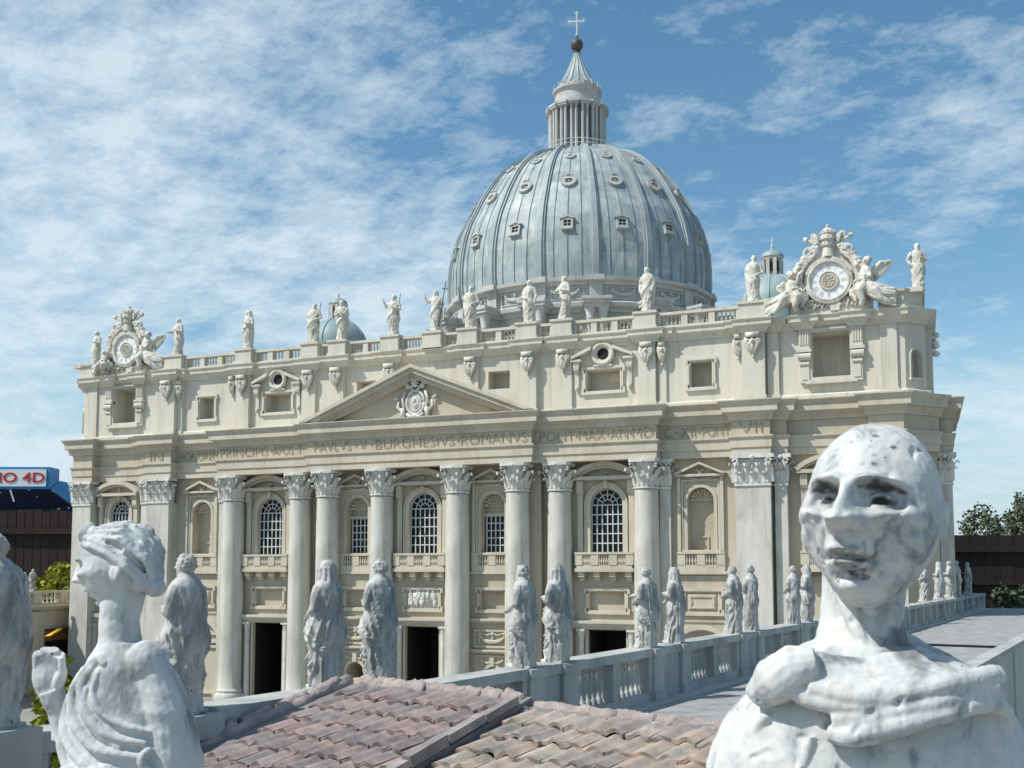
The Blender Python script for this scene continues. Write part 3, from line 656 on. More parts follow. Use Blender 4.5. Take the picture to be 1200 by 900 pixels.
# plinth of the attic and pilaster strips with corbel capitals
m = MB(); AP = [(2.475, AY), (2.566, AY+.091), (2.566, .95)]
B(m.sweep([(-x, y) for x, y in reversed(AP)] + AP, [(-.05, 1.515), (.022, 1.515), (.022, 1.538), (.012, 1.546), (-.004, 1.548)]), 'attic_plinth', 'attic')
def strip(x0, x1, d, yb=AY, z1=1.86): return MB().box(x0, x1, yb-d, yb+.003, 1.53, z1).box(x0-.006, x1+.006, yb-d-.008, yb+.002, 1.516, 1.553)
def corbel(cx, y, wd, par):
    m = MB(); h = wd/2
    m.box(cx-h*.95, cx+h*.95, y-.03, y+.002, 1.834, 1.858)
    m.ell((cx, y-.012, 1.806), (h*.62, .02, .024), 10, 7); m.ell((cx, y-.014, 1.79), (h*.4, .018, .03), 10, 7)
    for s in (-1, 1):
        m.tube([(cx+s*h*.85, y-.012, 1.836), (cx+s*h*.95, y-.016, 1.815), (cx+s*h*.6, y-.018, 1.79), (cx+s*h*.3, y-.016, 1.768), (cx, y-.012, 1.752)], [.010, .012, .012, .010, .005], 6)
        m.ell((cx+s*h*.72, y-.016, 1.82), (.012, .014, .013), 8, 6)
        m.tube([(cx+s*h*.2, y-.02, 1.825), (cx+s*h*.55, y-.022, 1.80), (cx+s*h*.28, y-.022, 1.782)], [.006, .008, .005], 5)
    m.ell((cx, y-.01, 1.742), (.007, .008, .009), 7, 5); m.ell((cx, y-.026, 1.815), (.012, .012, .014), 8, 6)
    return B(m, 'corbel_capital', 'roofstone', par, smooth=True)
PIL = [(.25, .088, .016), (.59, .09, .03), (.785, .09, .018), (1.238, .09, .03)]
for s in (1, -1):
    for cx, wd, d in PIL:
        p = B(strip(s*cx-wd/2, s*cx+wd/2, d), 'attic_pilaster', 'attic'); corbel(s*cx, AY-d, wd*.70, p)
    p = B(strip(*sorted((s*1.297, s*1.335)), .012), 'attic_pilaster', 'attic'); corbel(s*1.316, AY-.012, .034, p)
    p = B(strip(*sorted((s*1.722, s*1.832)), .05), 'attic_pilaster', 'attic'); corbel(s*1.778, AY-.05, .070, p)
    p = B(strip(*sorted((s*1.685, s*1.722)), .022), 'attic_pilaster', 'attic'); corbel(s*1.702, AY-.022, .034, p)
    B(strip(*sorted((s*1.842, s*1.895)), .016), 'attic_pilaster', 'attic')
    B(strip(*sorted((s*2.365, s*2.44)), .012), 'attic_pilaster', 'attic')
    # scrolled strips either side of the big end opening
    for q in (2.018, 2.262):
        m = MB(); x = s*q; m.box(x-.026, x+.026, AY-.022, AY+.002, 1.762, 1.862)
        for k in range(4): m.box(x-.022+k*.012, x-.015+k*.012, AY-.026, AY-.02, 1.785, 1.855)
        m.box(x-.034, x+.034, AY-.034, AY+.002, 1.748, 1.762); m.tube([(x-.03, AY-.02, 1.728), (x+.03, AY-.02, 1.728)], .018, 10); m.tube([(x-.022, AY-.018, 1.692), (x+.022, AY-.018, 1.692)], .010, 8)
        m.box(x-.022, x+.022, AY-.016, AY+.002, 1.60, 1.73); m.box(x-.014, x+.014, AY-.02, AY-.012, 1.615, 1.68)
        B(m, 'scroll_bracket', 'attic')
    # frames
    cx = s*2.14; m = MB(); m.band(rect(cx-.108, cx+.108, 1.605, 1.862), rect(cx-.088, cx+.088, 1.625, 1.845), AY-.014, AY+.003, True)
    m.box(cx-.12, cx+.12, AY-.028, AY+.002, 1.592, 1.606); m.band(rect(cx-.108, cx+.108, 1.605, 1.862), rect(cx-.101, cx+.101, 1.612, 1.855), AY-.02, AY-.012, True)
    B(m, 'opening_frame', 'attic')
    panelframe(s*1.512, AY, .072, 1.598, 1.764, .012, .007, 'opening_frame', mat='attic'); 
    f = panelframe(s*1.0, AY, .108, 1.612, 1.756, .012, .009, 'opening_frame', mat='attic')
    cx = s*1.0; m = MB(); m.tube([(cx+.052*math.cos(a), AY-.016, 1.822+.052*math.sin(a)) for a in np.linspace(0, 2*math.pi, 29)], .012, 8)
    m.tube([(cx+.037*math.cos(a), AY-.010, 1.822+.037*math.sin(a)) for a in np.linspace(0, 2*math.pi, 29)], .006, 6)
    for q in (-1, 1):
        m.add([(cx+q*.165,AY-.045,1.798),(cx+q*.165,AY-.045,1.814),(cx+q*.058,AY-.045,1.862),(cx+q*.058,AY-.045,1.844),(cx+q*.165,AY+.002,1.798),(cx+q*.165,AY+.002,1.814),(cx+q*.058,AY+.002,1.862),(cx+q*.058,AY+.002,1.844)],
              [(0,1,2,3),(4,7,6,5),(0,4,5,1),(1,5,6,2),(2,6,7,3),(3,7,4,0)])
        m.box(*sorted((cx+q*.168, cx+q*.112)), AY-.04, AY+.002, 1.786, 1.797); x = cx+q*.143
        m.box(x-.016, x+.016, AY-.03, AY+.002, 1.755, 1.786); m.tube([(x-.014, AY-.018, 1.748), (x+.014, AY-.018, 1.748)], .012, 8)
        m.box(x-.011, x+.011, AY-.012, AY+.002, 1.65, 1.75); m.ell((x, AY-.012, 1.645), (.010, .012, .016), 8, 6)
    m.box(cx-.05, cx+.05, AY-.02, AY+.002, 1.757, 1.766)
    B(m, 'broken_pediment', 'attic', f)
    m = MB().prism([(cx+.036*math.cos(a), 1.822+.036*math.sin(a)) for a in np.linspace(0, 2*math.pi, 25)[:-1]], AY-.006, AY+.001); B(m, 'oculus', 'dark', f)
    m = MB(); m.prism([(cx+.045+.042*math.cos(a), 1.712+.026*math.sin(a)) for a in np.linspace(0, 2*math.pi, 25)[:-1]], AY+.092, AY+.098); B(m, 'painted_sun_spot', 'sun_spot', f)  # pale disc paints the sun spot that falls through the oculus
    T = Matrix.Translation((s*2.475, AY, 0)) @ Matrix.Rotation(s*CH, 4, 'Z'); c = s*.064
    m = MB(T); m.band(archpath(c, .082, 1.60, 1.745), archpath(c, .064, 1.60, 1.736), -.008, .003); m.box(c-.046, c+.046, -.014, .002, 1.588, 1.60); B(m, 'niche_surround', 'attic')
    m = MB(); x = s*2.566; m.box(*sorted((x-.002, x+.03)), .2, .32, 1.53, 1.86); p = B(m, 'attic_pilaster', 'attic')
    m = MB()
    for k in range(9): m.ell((x+s*(.036+.012*math.sin(k*1.7)), .26+.04*math.cos(k*2.1), 1.845-.013*k), (.018, .03, .014), 8, 6)
    B(m, 'corbel_capital', 'capital', p, smooth=True)
# attic cornice, broken forward over the pilasters
def ac_path():
    r = []; y = AY
    segs = [(0, .19, .006), (.19, .31, .02), (.31, .525, .006), (.525, .65, .036), (.65, .72, .006), (.72, .845, .022), (.845, 1.175, .006), (1.175, 1.30, .036), (1.30, 1.345, .016), (1.345, 1.675, .006), (1.675, 1.715, .026), (1.715, 1.84, .056), (1.84, 1.905, .02), (1.905, 1.975, .006), (1.975, 2.06, .028), (2.06, 2.22, .006), (2.22, 2.30, .028), (2.30, 2.36, .006), (2.36, 2.478, .014)]
    for a, b, d in segs:
        if a > 0: r.append((a, y-d))
        r.append((b, y-d))
    return r + [(2.58, AY+.088), (2.58, .95)]
B(MB().sweep(mirror_path(ac_path()), [(-.06, 1.858), (.002, 1.86), (.004, 1.872), (.012, 1.877), (.014, 1.884), (.026, 1.892), (.03, 1.894), (.03, 1.910), (.034, 1.914), (.038, 1.922), (.038, 1.926), (-.08, 1.93)]), 'attic_cornice', 'attic')
# --- balustrade with statue pedestals
SX = [-1.745, -1.222, -.762, -.578, -.236, .026, .242, .588, .785, 1.236, 1.782]
BY = .03; ZB, ZR = 1.928, 2.008
peds = [(x, .056 if abs(x) < 1.6 else .07) for x in SX]
for x, hw in peds:
    m = MB(); m.box(x-hw, x+hw, BY-.055, BY+.06, ZB-.004, 2.006); m.box(x-hw-.006, x+hw+.006, BY-.061, BY+.066, ZB-.004, 1.942); m.box(x-hw-.007, x+hw+.007, BY-.062, BY+.067, 2.006, 2.018)
    B(m, 'statue_pedestal', 'attic')
ab = None
def bpf(z, h): return [(.0058, z), (.0058, z+.05*h), (.0035, z+.1*h), (.0078, z+.3*h), (.0038, z+.62*h), (.0055, z+.72*h), (.0038, z+.82*h), (.0062, z+.93*h), (.0062, z+h)]
for (xa, ha), (xb, hb) in zip(peds[:-1], peds[1:]):
    a, b = xa+ha+.002, xb-hb-.002; ln = b-a
    if ln < .05: continue
    m = MB(); m.box(a, b, BY-.024, BY+.024, ZB-.002, ZB+.012); m.box(a, b, BY-.026, BY+.026, ZR-.014, ZR)
    nd = 3 if ln > .28 else (2 if ln > .16 else 1); ph = .016
    cuts = [a + ln*k/nd for k in range(nd+1)]
    for k in range(1, nd): m.box(cuts[k]-ph, cuts[k]+ph, BY-.022, BY+.022, ZB+.012, ZR-.014)
    for q in (a+.008, b-.008): m.box(q-.008, q+.008, BY-.022, BY+.022, ZB+.012, ZR-.014)
    o = B(m, 'balustrade', 'attic'); m = MB()
    for k in range(nd):
        p0 = cuts[k] + (ph if k else .016); p1 = cuts[k+1] - (ph if k < nd-1 else .016); n_ = max(2, int(round((p1-p0)/.0195)))
        for j in range(n_):
            x = p0+(p1-p0)*(j+.5)/n_; z = ZB+.012; h = ZR-.014-z
            if xa < -.9: m.lathe(bpf(z, h), x, BY, 7)
            elif ab is None: ab = B(MB().lathe(bpf(z, h), 0, BY, 8), 'baluster', 'attic', o); ab.location = (x, 0, 0)
            else: dup(ab, o, (x, 0, 0))
    if m.v: tag(B(m, 'balusters', 'attic', o), kind='stuff')
for s in (1, -1):                                        # solid parapet at the corners
    m = MB(); T = [(s*2.36, BY-.03), (s*2.475, BY-.03), (s*2.555, BY+.05), (s*2.555, .5)]
    if s < 0: T = [(x, y) for x, y in reversed(T)]
    m.sweep(T, [(-.06, ZB-.004), (.012, ZB-.004), (.012, ZB+.012), (0, ZB+.016), (0, 2.0), (.012, 2.004), (.014, 2.016), (-.06, 2.018), (-.06, ZB-.004)])
    m.box(*sorted((s*2.40, s*2.56)), BY-.02, BY+.16, 2.0, 2.022)
    B(m, 'corner_parapet', 'attic')

def remesh(mb, vox, rough=0., rscale=60., seed=0, smooth_it=2):
    """one continuous skin over overlapping closed shapes"""
    me = bpy.data.meshes.new('figure'); me.from_pydata([tuple(p) for p in mb.v], [], mb.f); me.update()
    bm = bmesh.new(); bm.from_mesh(me); bmesh.ops.recalc_face_normals(bm, faces=bm.faces[:]); bm.to_mesh(me); bm.free()
    o = bpy.data.objects.new('tmp_figure', me); COL.objects.link(o)
    r_ = o.modifiers.new('r', 'REMESH'); r_.mode = 'VOXEL'; r_.voxel_size = vox; r_.use_smooth_shade = True
    if smooth_it:
        s_ = o.modifiers.new('s', 'SMOOTH'); s_.factor = .5; s_.iterations = smooth_it
    bpy.context.view_layer.update()
    out = bpy.data.meshes.new_from_object(o.evaluated_get(bpy.context.evaluated_depsgraph_get()))
    bpy.data.objects.remove(o); bpy.data.meshes.remove(me)
    if rough:
        off = Vector((seed*3.1, seed*1.7, seed*.9))
        for v, n_ in zip(out.vertices, [v.normal.copy() for v in out.vertices]):
            v.co += n_*rough*(noise.noise(v.co*rscale+off) + .5*noise.noise(v.co*rscale*2.3+off))
    out.polygons.foreach_set('use_smooth', [True]*len(out.polygons)); out.update()
    return out
def remesh_late(m, vox): return remesh(m, vox, 0, smooth_it=1)
# ------------------------------------------------------------------ the two clock crests
def wing(m, base, tip, spread, y, k=7):
    base, tip = Vector(base), Vector(tip); d = (tip-base)
    for j in range(k):
        u = j/(k-1); p = base + d*(.25+.75*u); q = p + Vector((d.x*.12, 0, -spread*(1.05-.55*u)))
        m.tube([base.lerp(p, .3), base.lerp(p, .85)+Vector((0, -.004, .006)), p, q], [.008, .010, .010, .003], 6)
    m.tube([base, base+d*.55+Vector((0, -.006, .022)), tip], [.013, .014, .005], 7)
def clock_crest(cx):
    c = empty('clock_crest', (cx, BY, 1.93)); c.parent = BA; WO[c.name] = Vector((cx, BY, 1.93)); c.location = Vector((cx, BY, 1.93-G))
    Y = BY-.03; CZ = 2.092; rnd = random.Random(7)
    m = MB(); m.box(cx-.205, cx+.21, BY-.028, BY+.05, 1.925, 1.998); m.box(cx-.215, cx+.22, BY-.034, BY+.055, 1.994, 2.004)
    m.box(cx-.19, cx-.145, BY-.045, BY, 1.93, 2.0)
    for k in range(16):
        x = cx-.125+.30*k/15; m.tube([(x-.012, BY-.032, 1.962-.01*(k % 2)), (x, BY-.038, 1.972+.008*(k % 3)), (x+.012, BY-.032, 1.955+.012*(k % 2))], [.004, .008, .004], 5)
    m.box(cx+.005, cx+.05, BY-.042, BY-.02, 1.94, 1.985); B(m, 'crest_base', 'roofstone', c)
    # scrolled back plate
    out = [(-.17, 2.004), (.18, 2.004), (.165, 2.05), (.175, 2.11), (.15, 2.16), (.13, 2.195), (.09, 2.225), (.055, 2.245), (.04, 2.29), (-.035, 2.29), (-.05, 2.245), (-.085, 2.225), (-.125, 2.195), (-.145, 2.16), (-.17, 2.11), (-.16, 2.05)]
    m = MB(); m.prism([(cx+x, z) for x, z in out], Y+.012, Y+.05)
    for s in (-1, 1):
        for k in range(3):
            o = .012*k
            m.tube([(cx+s*(.06+o), Y, 2.235+o*.6), (cx+s*(.105+o), Y-.004, 2.20+o*.4), (cx+s*(.135+o), Y-.006, 2.15), (cx+s*(.14+o*.8), Y-.006, 2.10), (cx+s*(.128+o*.8), Y-.004, 2.06)], [.006, .010, .012, .011, .008], 6)
        m.tube([(cx+s*(.135+.022*math.cos(a)*(1-.1*a)), Y-.01, 2.062+.022*math.sin(a)*(1-.1*a)) for a in np.linspace(0, 7, 14)], .007, 6)
        m.tube([(cx+s*(.093+.026*math.cos(a)), Y-.004, 2.245+.026*math.sin(a)) for a in np.linspace(0, 6.28, 15)], .008, 6)
        m.ell((cx+s*.12, Y, 2.222), (.02, .014, .014), 9, 6); m.ell((cx+s*.142, Y-.004, 2.19), (.022, .016, .014), 9, 6); m.ell((cx+s*.16, Y, 2.165), (.02, .014, .016), 9, 6)
    B(m, 'back_plate', 'roofstone', c, smooth=True, auto=40)
    m = MB()
    for rr, t in ((.100, .010), (.112, .007)): m.tube([(cx+rr*math.cos(a), Y-.012, CZ+rr*math.sin(a)) for a in np.linspace(0, 2*math.pi, 41)], t, 8)
    m.band(arc(cx, CZ, .122, R(20), R(160), 20), arc(cx, CZ, .108, R(20), R(160), 20), Y-.02, Y+.02)
    B(m, 'clock_frame', 'roofstone', c, smooth=True, auto=40)
    m = MB().prism([(cx+.096*math.cos(a), CZ+.096*math.sin(a)) for a in np.linspace(0, 2*math.pi, 49)[:-1]], Y-.008, Y+.014); f = B(m, 'clock_face', 'clock', c)
    m = MB(); rom = [4, 1, 2, 3, 3, 2, 3, 4, 5, 3, 2, 3]
    for k in range(12):
        a = math.pi/2 - k*math.pi/6; n_ = rom[k]
        for j in range(n_):
            b = a + (j-(n_-1)/2)*.075; p, q = .060, .088
            t = Vector((-math.sin(b), 0, math.cos(b)))*.0011; u = Vector((math.cos(b), 0, math.sin(b)))
            o = Vector((cx, Y-.0095, CZ)); m.add([tuple(o+u*p-t), tuple(o+u*p+t), tuple(o+u*q+t), tuple(o+u*q-t)], [(0,1,2,3)])
    m.tube([(cx+.0925*math.cos(a), Y-.008, CZ+.0925*math.sin(a)) for a in np.linspace(0, 2*math.pi, 41)], .0018, 4)
    B(m, 'numerals', 'clock_mark', c)
    m = MB(); m.prism([(cx+.046*math.cos(a), CZ+.046*math.sin(a)) for a in np.linspace(0, 2*math.pi, 33)[:-1]], Y-.013, Y-.006)
    for rr in (.045, .030): m.tube([(cx+rr*math.cos(a), Y-.013, CZ+rr*math.sin(a)) for a in np.linspace(0, 2*math.pi, 29)], .0035, 5)
    for k in range(8): a = k*math.pi/4; m.tube([(cx+.006*math.cos(a), Y-.014, CZ+.006*math.sin(a)), (cx+.026*math.cos(a), Y-.014, CZ+.026*math.sin(a))], [.002, .005], 5)
    B(m, 'clock_hub', 'clock_hub', c)
    # tiara over crossed keys
    m = MB(); tz = 2.262
    m.lathe([(.030, tz), (.032, tz+.012), (.037, tz+.04), (.038, tz+.065), (.034, tz+.085), (.024, tz+.10), (.011, tz+.108)], cx, Y+.01, 16)
    for q, zz in ((.034, .014), (.040, .045), (.037, .075)):
        m.tube([(cx+q*math.cos(a), Y+.01+q*math.sin(a), tz+zz) for a in np.linspace(0, 2*math.pi, 21)], .005, 6)
        for k in range(12): a = k*math.pi/6; m.ell((cx+q*math.cos(a), Y+.01+q*math.sin(a), tz+zz+.008), (.005, .005, .006), 6, 5)
    m.ell((cx, Y+.01, tz+.116), (.009, .009, .011), 8, 6)
    B(m, 'tiara', 'roofstone', c, smooth=True, auto=50)
    m = MB(); m.lathe([(.034, 2.215), (.031, 2.23), (.026, 2.262)], cx, Y+.006, 12)
    for s in (-1, 1):
        m.tube([(cx-s*.03, Y+.012, 2.232), (cx+s*.10, Y+.004, 2.312)], .009, 7)
        m.tube([(cx+s*.105, Y+.004, 2.315), (cx+s*.122, Y+.004, 2.322)], [.016, .011], 7)
        m.box(*sorted((cx+s*.06, cx+s*.085)), Y-.002, Y+.008, 2.298, 2.345)
        m.tube([(cx+s*.05, Y, 2.29), (cx+s*.058, Y-.004, 2.325), (cx+s*.07, Y, 2.34)], [.012, .014, .006], 6)
        for k in range(4): m.ell((cx+s*(.055+.016*k), Y, 2.268+.006*(k % 2)-.003*k), (.014, .013, .012), 8, 6)
        m.tube([(cx+s*.05, Y, 2.26), (cx+s*.085, Y-.004, 2.25), (cx+s*.10, Y, 2.268)], [.008, .01, .006], 6)
    B(m, 'crossed_keys', 'roofstone', c, smooth=True, auto=50)
    # two reclining angels
    for s in (-1, 1):
        kk = .72 if (s < 0 and cx < 0) else 1.
        m = MB(Matrix.Translation((cx+s*.12, Y, 1.94)) @ Matrix.Diagonal((kk, 1, kk, 1)) @ Matrix.Translation((-cx-s*.12, -Y, -1.94))); ax = cx+s*.175; dz = .0 if s > 0 else -.035; g_ = 1.12
        hd = (ax+s*.012, Y-.022, 2.168+dz)
        m.ell(hd, (.019, .021, .024), 12, 9); m.ell((hd[0]+s*.004, hd[1]+.005, hd[2]+.008), (.0225, .021, .020), 10, 7); m.tube([(hd[0]-s*.008, hd[1]-.018, hd[2]+.004), (hd[0]-s*.012, hd[1]-.024, hd[2]-.004)], .005, 5)
        m.tube([(hd[0], hd[1]+.004, hd[2]-.012), (ax+s*.008, Y-.012, 2.125+dz), (ax+s*.006, Y-.018, 2.085+dz), (ax-s*.008, Y-.024, 2.045+dz*.6)], [.010, .033, .036, .034], 10)
        m.tube([(ax-s*.02, Y-.02, 2.128+dz), (ax-s*.034, Y-.036, 2.150+dz*.5), (ax-s*.050, Y-.026, 2.185+dz)], [.014, .012, .008], 8)
        m.tube([(ax+s*.022, Y-.018, 2.122+dz), (ax+s*.028, Y-.046, 2.085+dz), (ax-s*.03, Y-.052, 2.068+dz)], [.014, .012, .008], 8)
        m.tube([(ax-s*.005, Y-.03, 2.05+dz*.5), (ax-s*.03, Y-.058, 2.012), (ax-s*.01, Y-.056, 1.965), (ax-s*.02, Y-.05, 1.94)], [.030, .025, .016, .011], 9)
        m.tube([(ax+s*.01, Y-.028, 2.045+dz*.5), (ax+s*.05, Y-.048, 2.01), (ax+s*.075, Y-.05, 1.965), (ax+s*.10, Y-.042, 1.94)], [.030, .024, .016, .009], 9)
        rn2 = random.Random(5+s)
        for q in range(26):                              # flying drapery
            t = q/25; y2 = Y-.030-.016*math.sin(q*2.3)
            m.tube([(ax-s*(.03-.02*t), y2, 2.075-.06*t+dz*.5), (ax+s*(.03+.02*t), y2-.012, 2.05-.075*t+rn2.uniform(-.007, .007)), (ax+s*(.085+.02*t), y2-.002, 2.03-.085*t+rn2.uniform(-.01, .01)), (ax+s*(.125+.02*(1-t)), y2+.010, 2.018-.082*t), (ax+s*(.145+.01*rn2.random()), y2+.014, 2.0-.07*t)], [.005, .0085, .008, .006, .003], 6)
        for q in range(6): m.tube([(ax-s*.03, Y-.04, 2.10-.012*q+dz), (ax, Y-.056, 2.088-.014*q+dz), (ax+s*.03, Y-.04, 2.098-.010*q+dz)], [.006, .008, .006], 6)
        wing(m, (ax+s*.022, Y+.004, 2.105+dz), (ax+s*(.125 if s > 0 else .08), Y+.006, 2.165 if s > 0 else 2.09), .042, Y, 11)
        wing(m, (ax+s*.01, Y+.016, 2.10+dz), (ax+s*(.10 if s > 0 else .07), Y+.022, 2.15 if s > 0 else 2.09), .05, Y, 7)
        for q in range(9): m.tube([(ax-s*.035, Y-.018, 2.065-.012*q), (ax-s*.042, Y-.028, 2.045-.009*q), (cx+s*.115, Y-.018, 2.035-.004*q), (cx+s*.10, Y-.014, 2.03-.003*q)], [.008, .011, .009, .004], 6)
        for q in range(5): m.ell((cx+s*(.15+.012*q), Y-.01, 2.17-.022*q), (.018, .016, .016), 8, 6)
        me_ = remesh_late(m, .0029)
        mm = MB(); mm.v = [tuple(v.co) for v in me_.vertices]; mm.f = [tuple(p.vertices) for p in me_.polygons]; bpy.data.meshes.remove(me_)
        B(mm, 'angel', 'roofstone', c, smooth=True)
    c.scale = (.94, 1, .96)
    return c
clock_crest(2.14); clock_crest(-2.115)

# ------------------------------------------------------------------ great dome
DX, DY, SQ = .022, 2.65, .86
m = MB(); m.box(-2.3, 2.3, .9, 4.4, G, 1.55); m.box(-1.35, 1.4, 1.5, 3.9, 1.55, 2.02); B(m, 'nave_block', 'wall')
PROF = [(2.765, 1.036), (2.86, 1.044), (2.967, 1.044), (3.06, 1.038), (3.141, 1.026), (3.252, 1.000), (3.35, .966), (3.441, .918), (3.54, .868), (3.631, .812), (3.72, .752), (3.8, .692), (3.87, .625), (3.93, .556), (3.97, .497), (4.02, .40), (4.06, .318), (4.10, .24)]
PROF = [(z - (.075*((z-3.6)/.5)**2 if z > 3.6 else 0), r) for z, r in PROF]
def pr_(z): return float(np.interp(z, [p[0] for p in PROF], [p[1] for p in PROF]))
def dpt(a, z, o=0.): 
    r = pr_(z)+o; return Vector((DX+r*math.sin(a), DY-SQ*r*math.cos(a), z))
def dnorm(a, z):
    e = .01; ta = dpt(a+e, z)-dpt(a-e, z); tz = dpt(a, z+e)-dpt(a, z-e); return ta.cross(tz).normalized()
zz = [p[0] for p in PROF]
m = MB(); rz = np.linspace(zz[0], zz[-1], 27); m.lathe([(pr_(z), z) for z in rz], DX, DY, 128, SQ, cap=False)
rs_ = random.Random(8); sheet_ = {}
for i in range(26):                                     # each sheet of lead has weathered a little differently
    for k in range(128):
        q = (i//2, k//8); 
        if q not in sheet_: a_ = rs_.uniform(.86, 1.12); sheet_[q] = (a_*rs_.uniform(.97, 1.03), a_, a_*rs_.uniform(.97, 1.03))
        m.t.append(sheet_[q])
for k in range(16):
    for j in (1, 2, 3): m.tube([dpt(2*math.pi*(k+j/4)/16, z, .001) for z in zz], [.0055-.0025*i/len(zz) for i in range(len(zz))], 4)
m.t.extend([(.8, .8, .8)]*(len(m.f)-len(m.t)))
for z in zz[2:-2:2]: pass
dome = B(m, 'dome', 'dome_lead', smooth=True, auto=40)
m = MB()
rm = None
for k in range(16):
    a = 2*math.pi*k/16; mb = MB(); V = []; F = []
    for i, z in enumerate(zz):
        hw = .040*(1-.62*i/(len(zz)-1)); n_ = dnorm(a, min(max(z, 2.79), 4.005)); t = Vector((math.cos(a), SQ*math.sin(a), 0)).normalized(); p = dpt(a, z)
        V += [tuple(p-t*hw-n_*.006), tuple(p-t*hw+n_*.012), tuple(p-t*hw*.62+n_*.014), tuple(p-t*hw*.55+n_*.024), tuple(p+t*hw*.55+n_*.024), tuple(p+t*hw*.62+n_*.014), tuple(p+t*hw+n_*.012), tuple(p+t*hw-n_*.006)]
    for i in range(len(zz)-1): F += [(i*8+j, i*8+j+1, (i+1)*8+j+1, (i+1)*8+j) for j in range(7)]
    F += [tuple(range(8)), tuple(range(len(V)-1, len(V)-9, -1))]
    mb.add(V, F); B(mb, 'rib', 'rib', dome)
# windows in three rows between the ribs
def dome_frame(a, z):
    n_ = dnorm(a, z); x = Vector((math.cos(a), SQ*math.sin(a), 0)).normalized(); n_ = (n_ - x*n_.dot(x)).normalized()
    up = n_.cross(x) * -1
    up = x.cross(n_) if x.cross(n_).z > 0 else n_.cross(x)
    Mx = Matrix((x, -n_, up)).transposed().to_4x4(); Mx.translation = dpt(a, z); return Mx
def oval(rx, rz, n=24): return [(rx*math.cos(a), rz*math.sin(a)) for a in np.linspace(0, 2*math.pi, n+1)[:-1]]
wa = [2*math.pi*(k+.5)/16 for k in range(16)]
def dome_windows(z, kind):
    proto = None
    for a in wa:
        F = dome_frame(a, z); F.translation -= WO['basilica']
        if proto is None:
            if kind == 'rect':
                m = MB(); m.band(rect(-.042, .042, -.042, .034), rect(-.026, .026, -.026, .022), -.018, .02, True); m.band([(-.056, .034), (0, .058), (.056, .034)], [(-.040, .030), (0, .046), (.040, .030)], -.026, .02)
                m.prism([(-.04, .03), (.04, .03), (0, .052)], -.016, .02); m.box(-.044, .044, -.024, .02, -.052, -.042)
                d = MB().prism(rect(-.027, .027, -.027, .023), -.004, .01)
                g = MB().box(-.002, .002, -.014, -.008, -.026, .022).box(-.022, .022, -.0145, -.0075, -.004, 0)
            else:
                q = 1. if kind == 'big' else .68
                m = MB(); m.band(oval(.056*q, .048*q), oval(.030*q, .022*q), -.018*q, .02, True); m.band(oval(.060*q, .052*q), oval(.050*q, .043*q), -.012*q, .02, True)
                m.tube([(-.022*q, -.018*q, .048*q), (0, -.022*q, .058*q), (.022*q, -.018*q, .048*q)], .007*q, 6)
                d = MB().prism(oval(.032*q, .024*q), -.006, .01); g = MB().box(-.0018, .0018, -.014, -.008, -.022*q, .022*q).box(-.03*q, .03*q, -.0145, -.0075, -.002, .002)
            WO_save = dict(WO); WO[dome.name] = Vector((0, 0, 0))
            proto = m.build('dome_window', 'railstone', dome); WO[proto.name] = Vector((0, 0, 0)); WO[dome.name] = WO_save[dome.name]
            pd = d.build('pane', 'glass', None); pg = g.build('glazing_bar', 'drum', None)
            # panes and bars are merged into the window's own mesh as second materials
            me = proto.data; bm = bmesh.new(); bm.from_mesh(me)
            me.materials.append(M['glass']); 
            for src, mi in ((pd, 1), (pg, 0)):
                n0 = len(bm.faces); bm.from_mesh(src.data); bm.faces.ensure_lookup_table()
                for fa in list(bm.faces)[n0:]: fa.material_index = mi
                bpy.data.objects.remove(src)
            bm.to_mesh(me); bm.free()
            proto.matrix_local = F
        else:
            c = proto.copy(); COL.objects.link(c); c.parent = dome; c.matrix_local = F
dome_windows(3.18, 'rect'); dome_windows(3.535, 'big'); dome_windows(3.79, 'small')
# drum
m = MB(); D_ = lambda prof, mb: mb.lathe([(r*.99, z-.055) for r, z in prof], DX, DY, 64, SQ, cap=False)
D_([(1.03, 1.9), (1.03, 2.0), (1.03, 2.575), (1.05, 2.58), (1.055, 2.60), (1.10, 2.612), (1.105, 2.64), (1.09, 2.65), (1.035, 2.654), (1.03, 2.66), (1.03, 2.775), (1.045, 2.782), (1.05, 2.80), (1.085, 2.806), (1.09, 2.83), (1.06, 2.838), (1.0, 2.84)], m)
drum = B(m, 'drum', 'drum', smooth=True, auto=30)
def ring_pt(a, r, z): return Vector((DX+.99*r*math.sin(a), DY-.99*SQ*r*math.cos(a), z-.055))
def ring_frame(a, r):
    x = Vector((math.cos(a), SQ*math.sin(a), 0)).normalized(); n_ = Vector((x.y, -x.x, 0)); Mx = Matrix((x, -n_, Vector((0, 0, 1)))).transposed().to_4x4(); Mx.translation = ring_pt(a, r, 0); return Mx
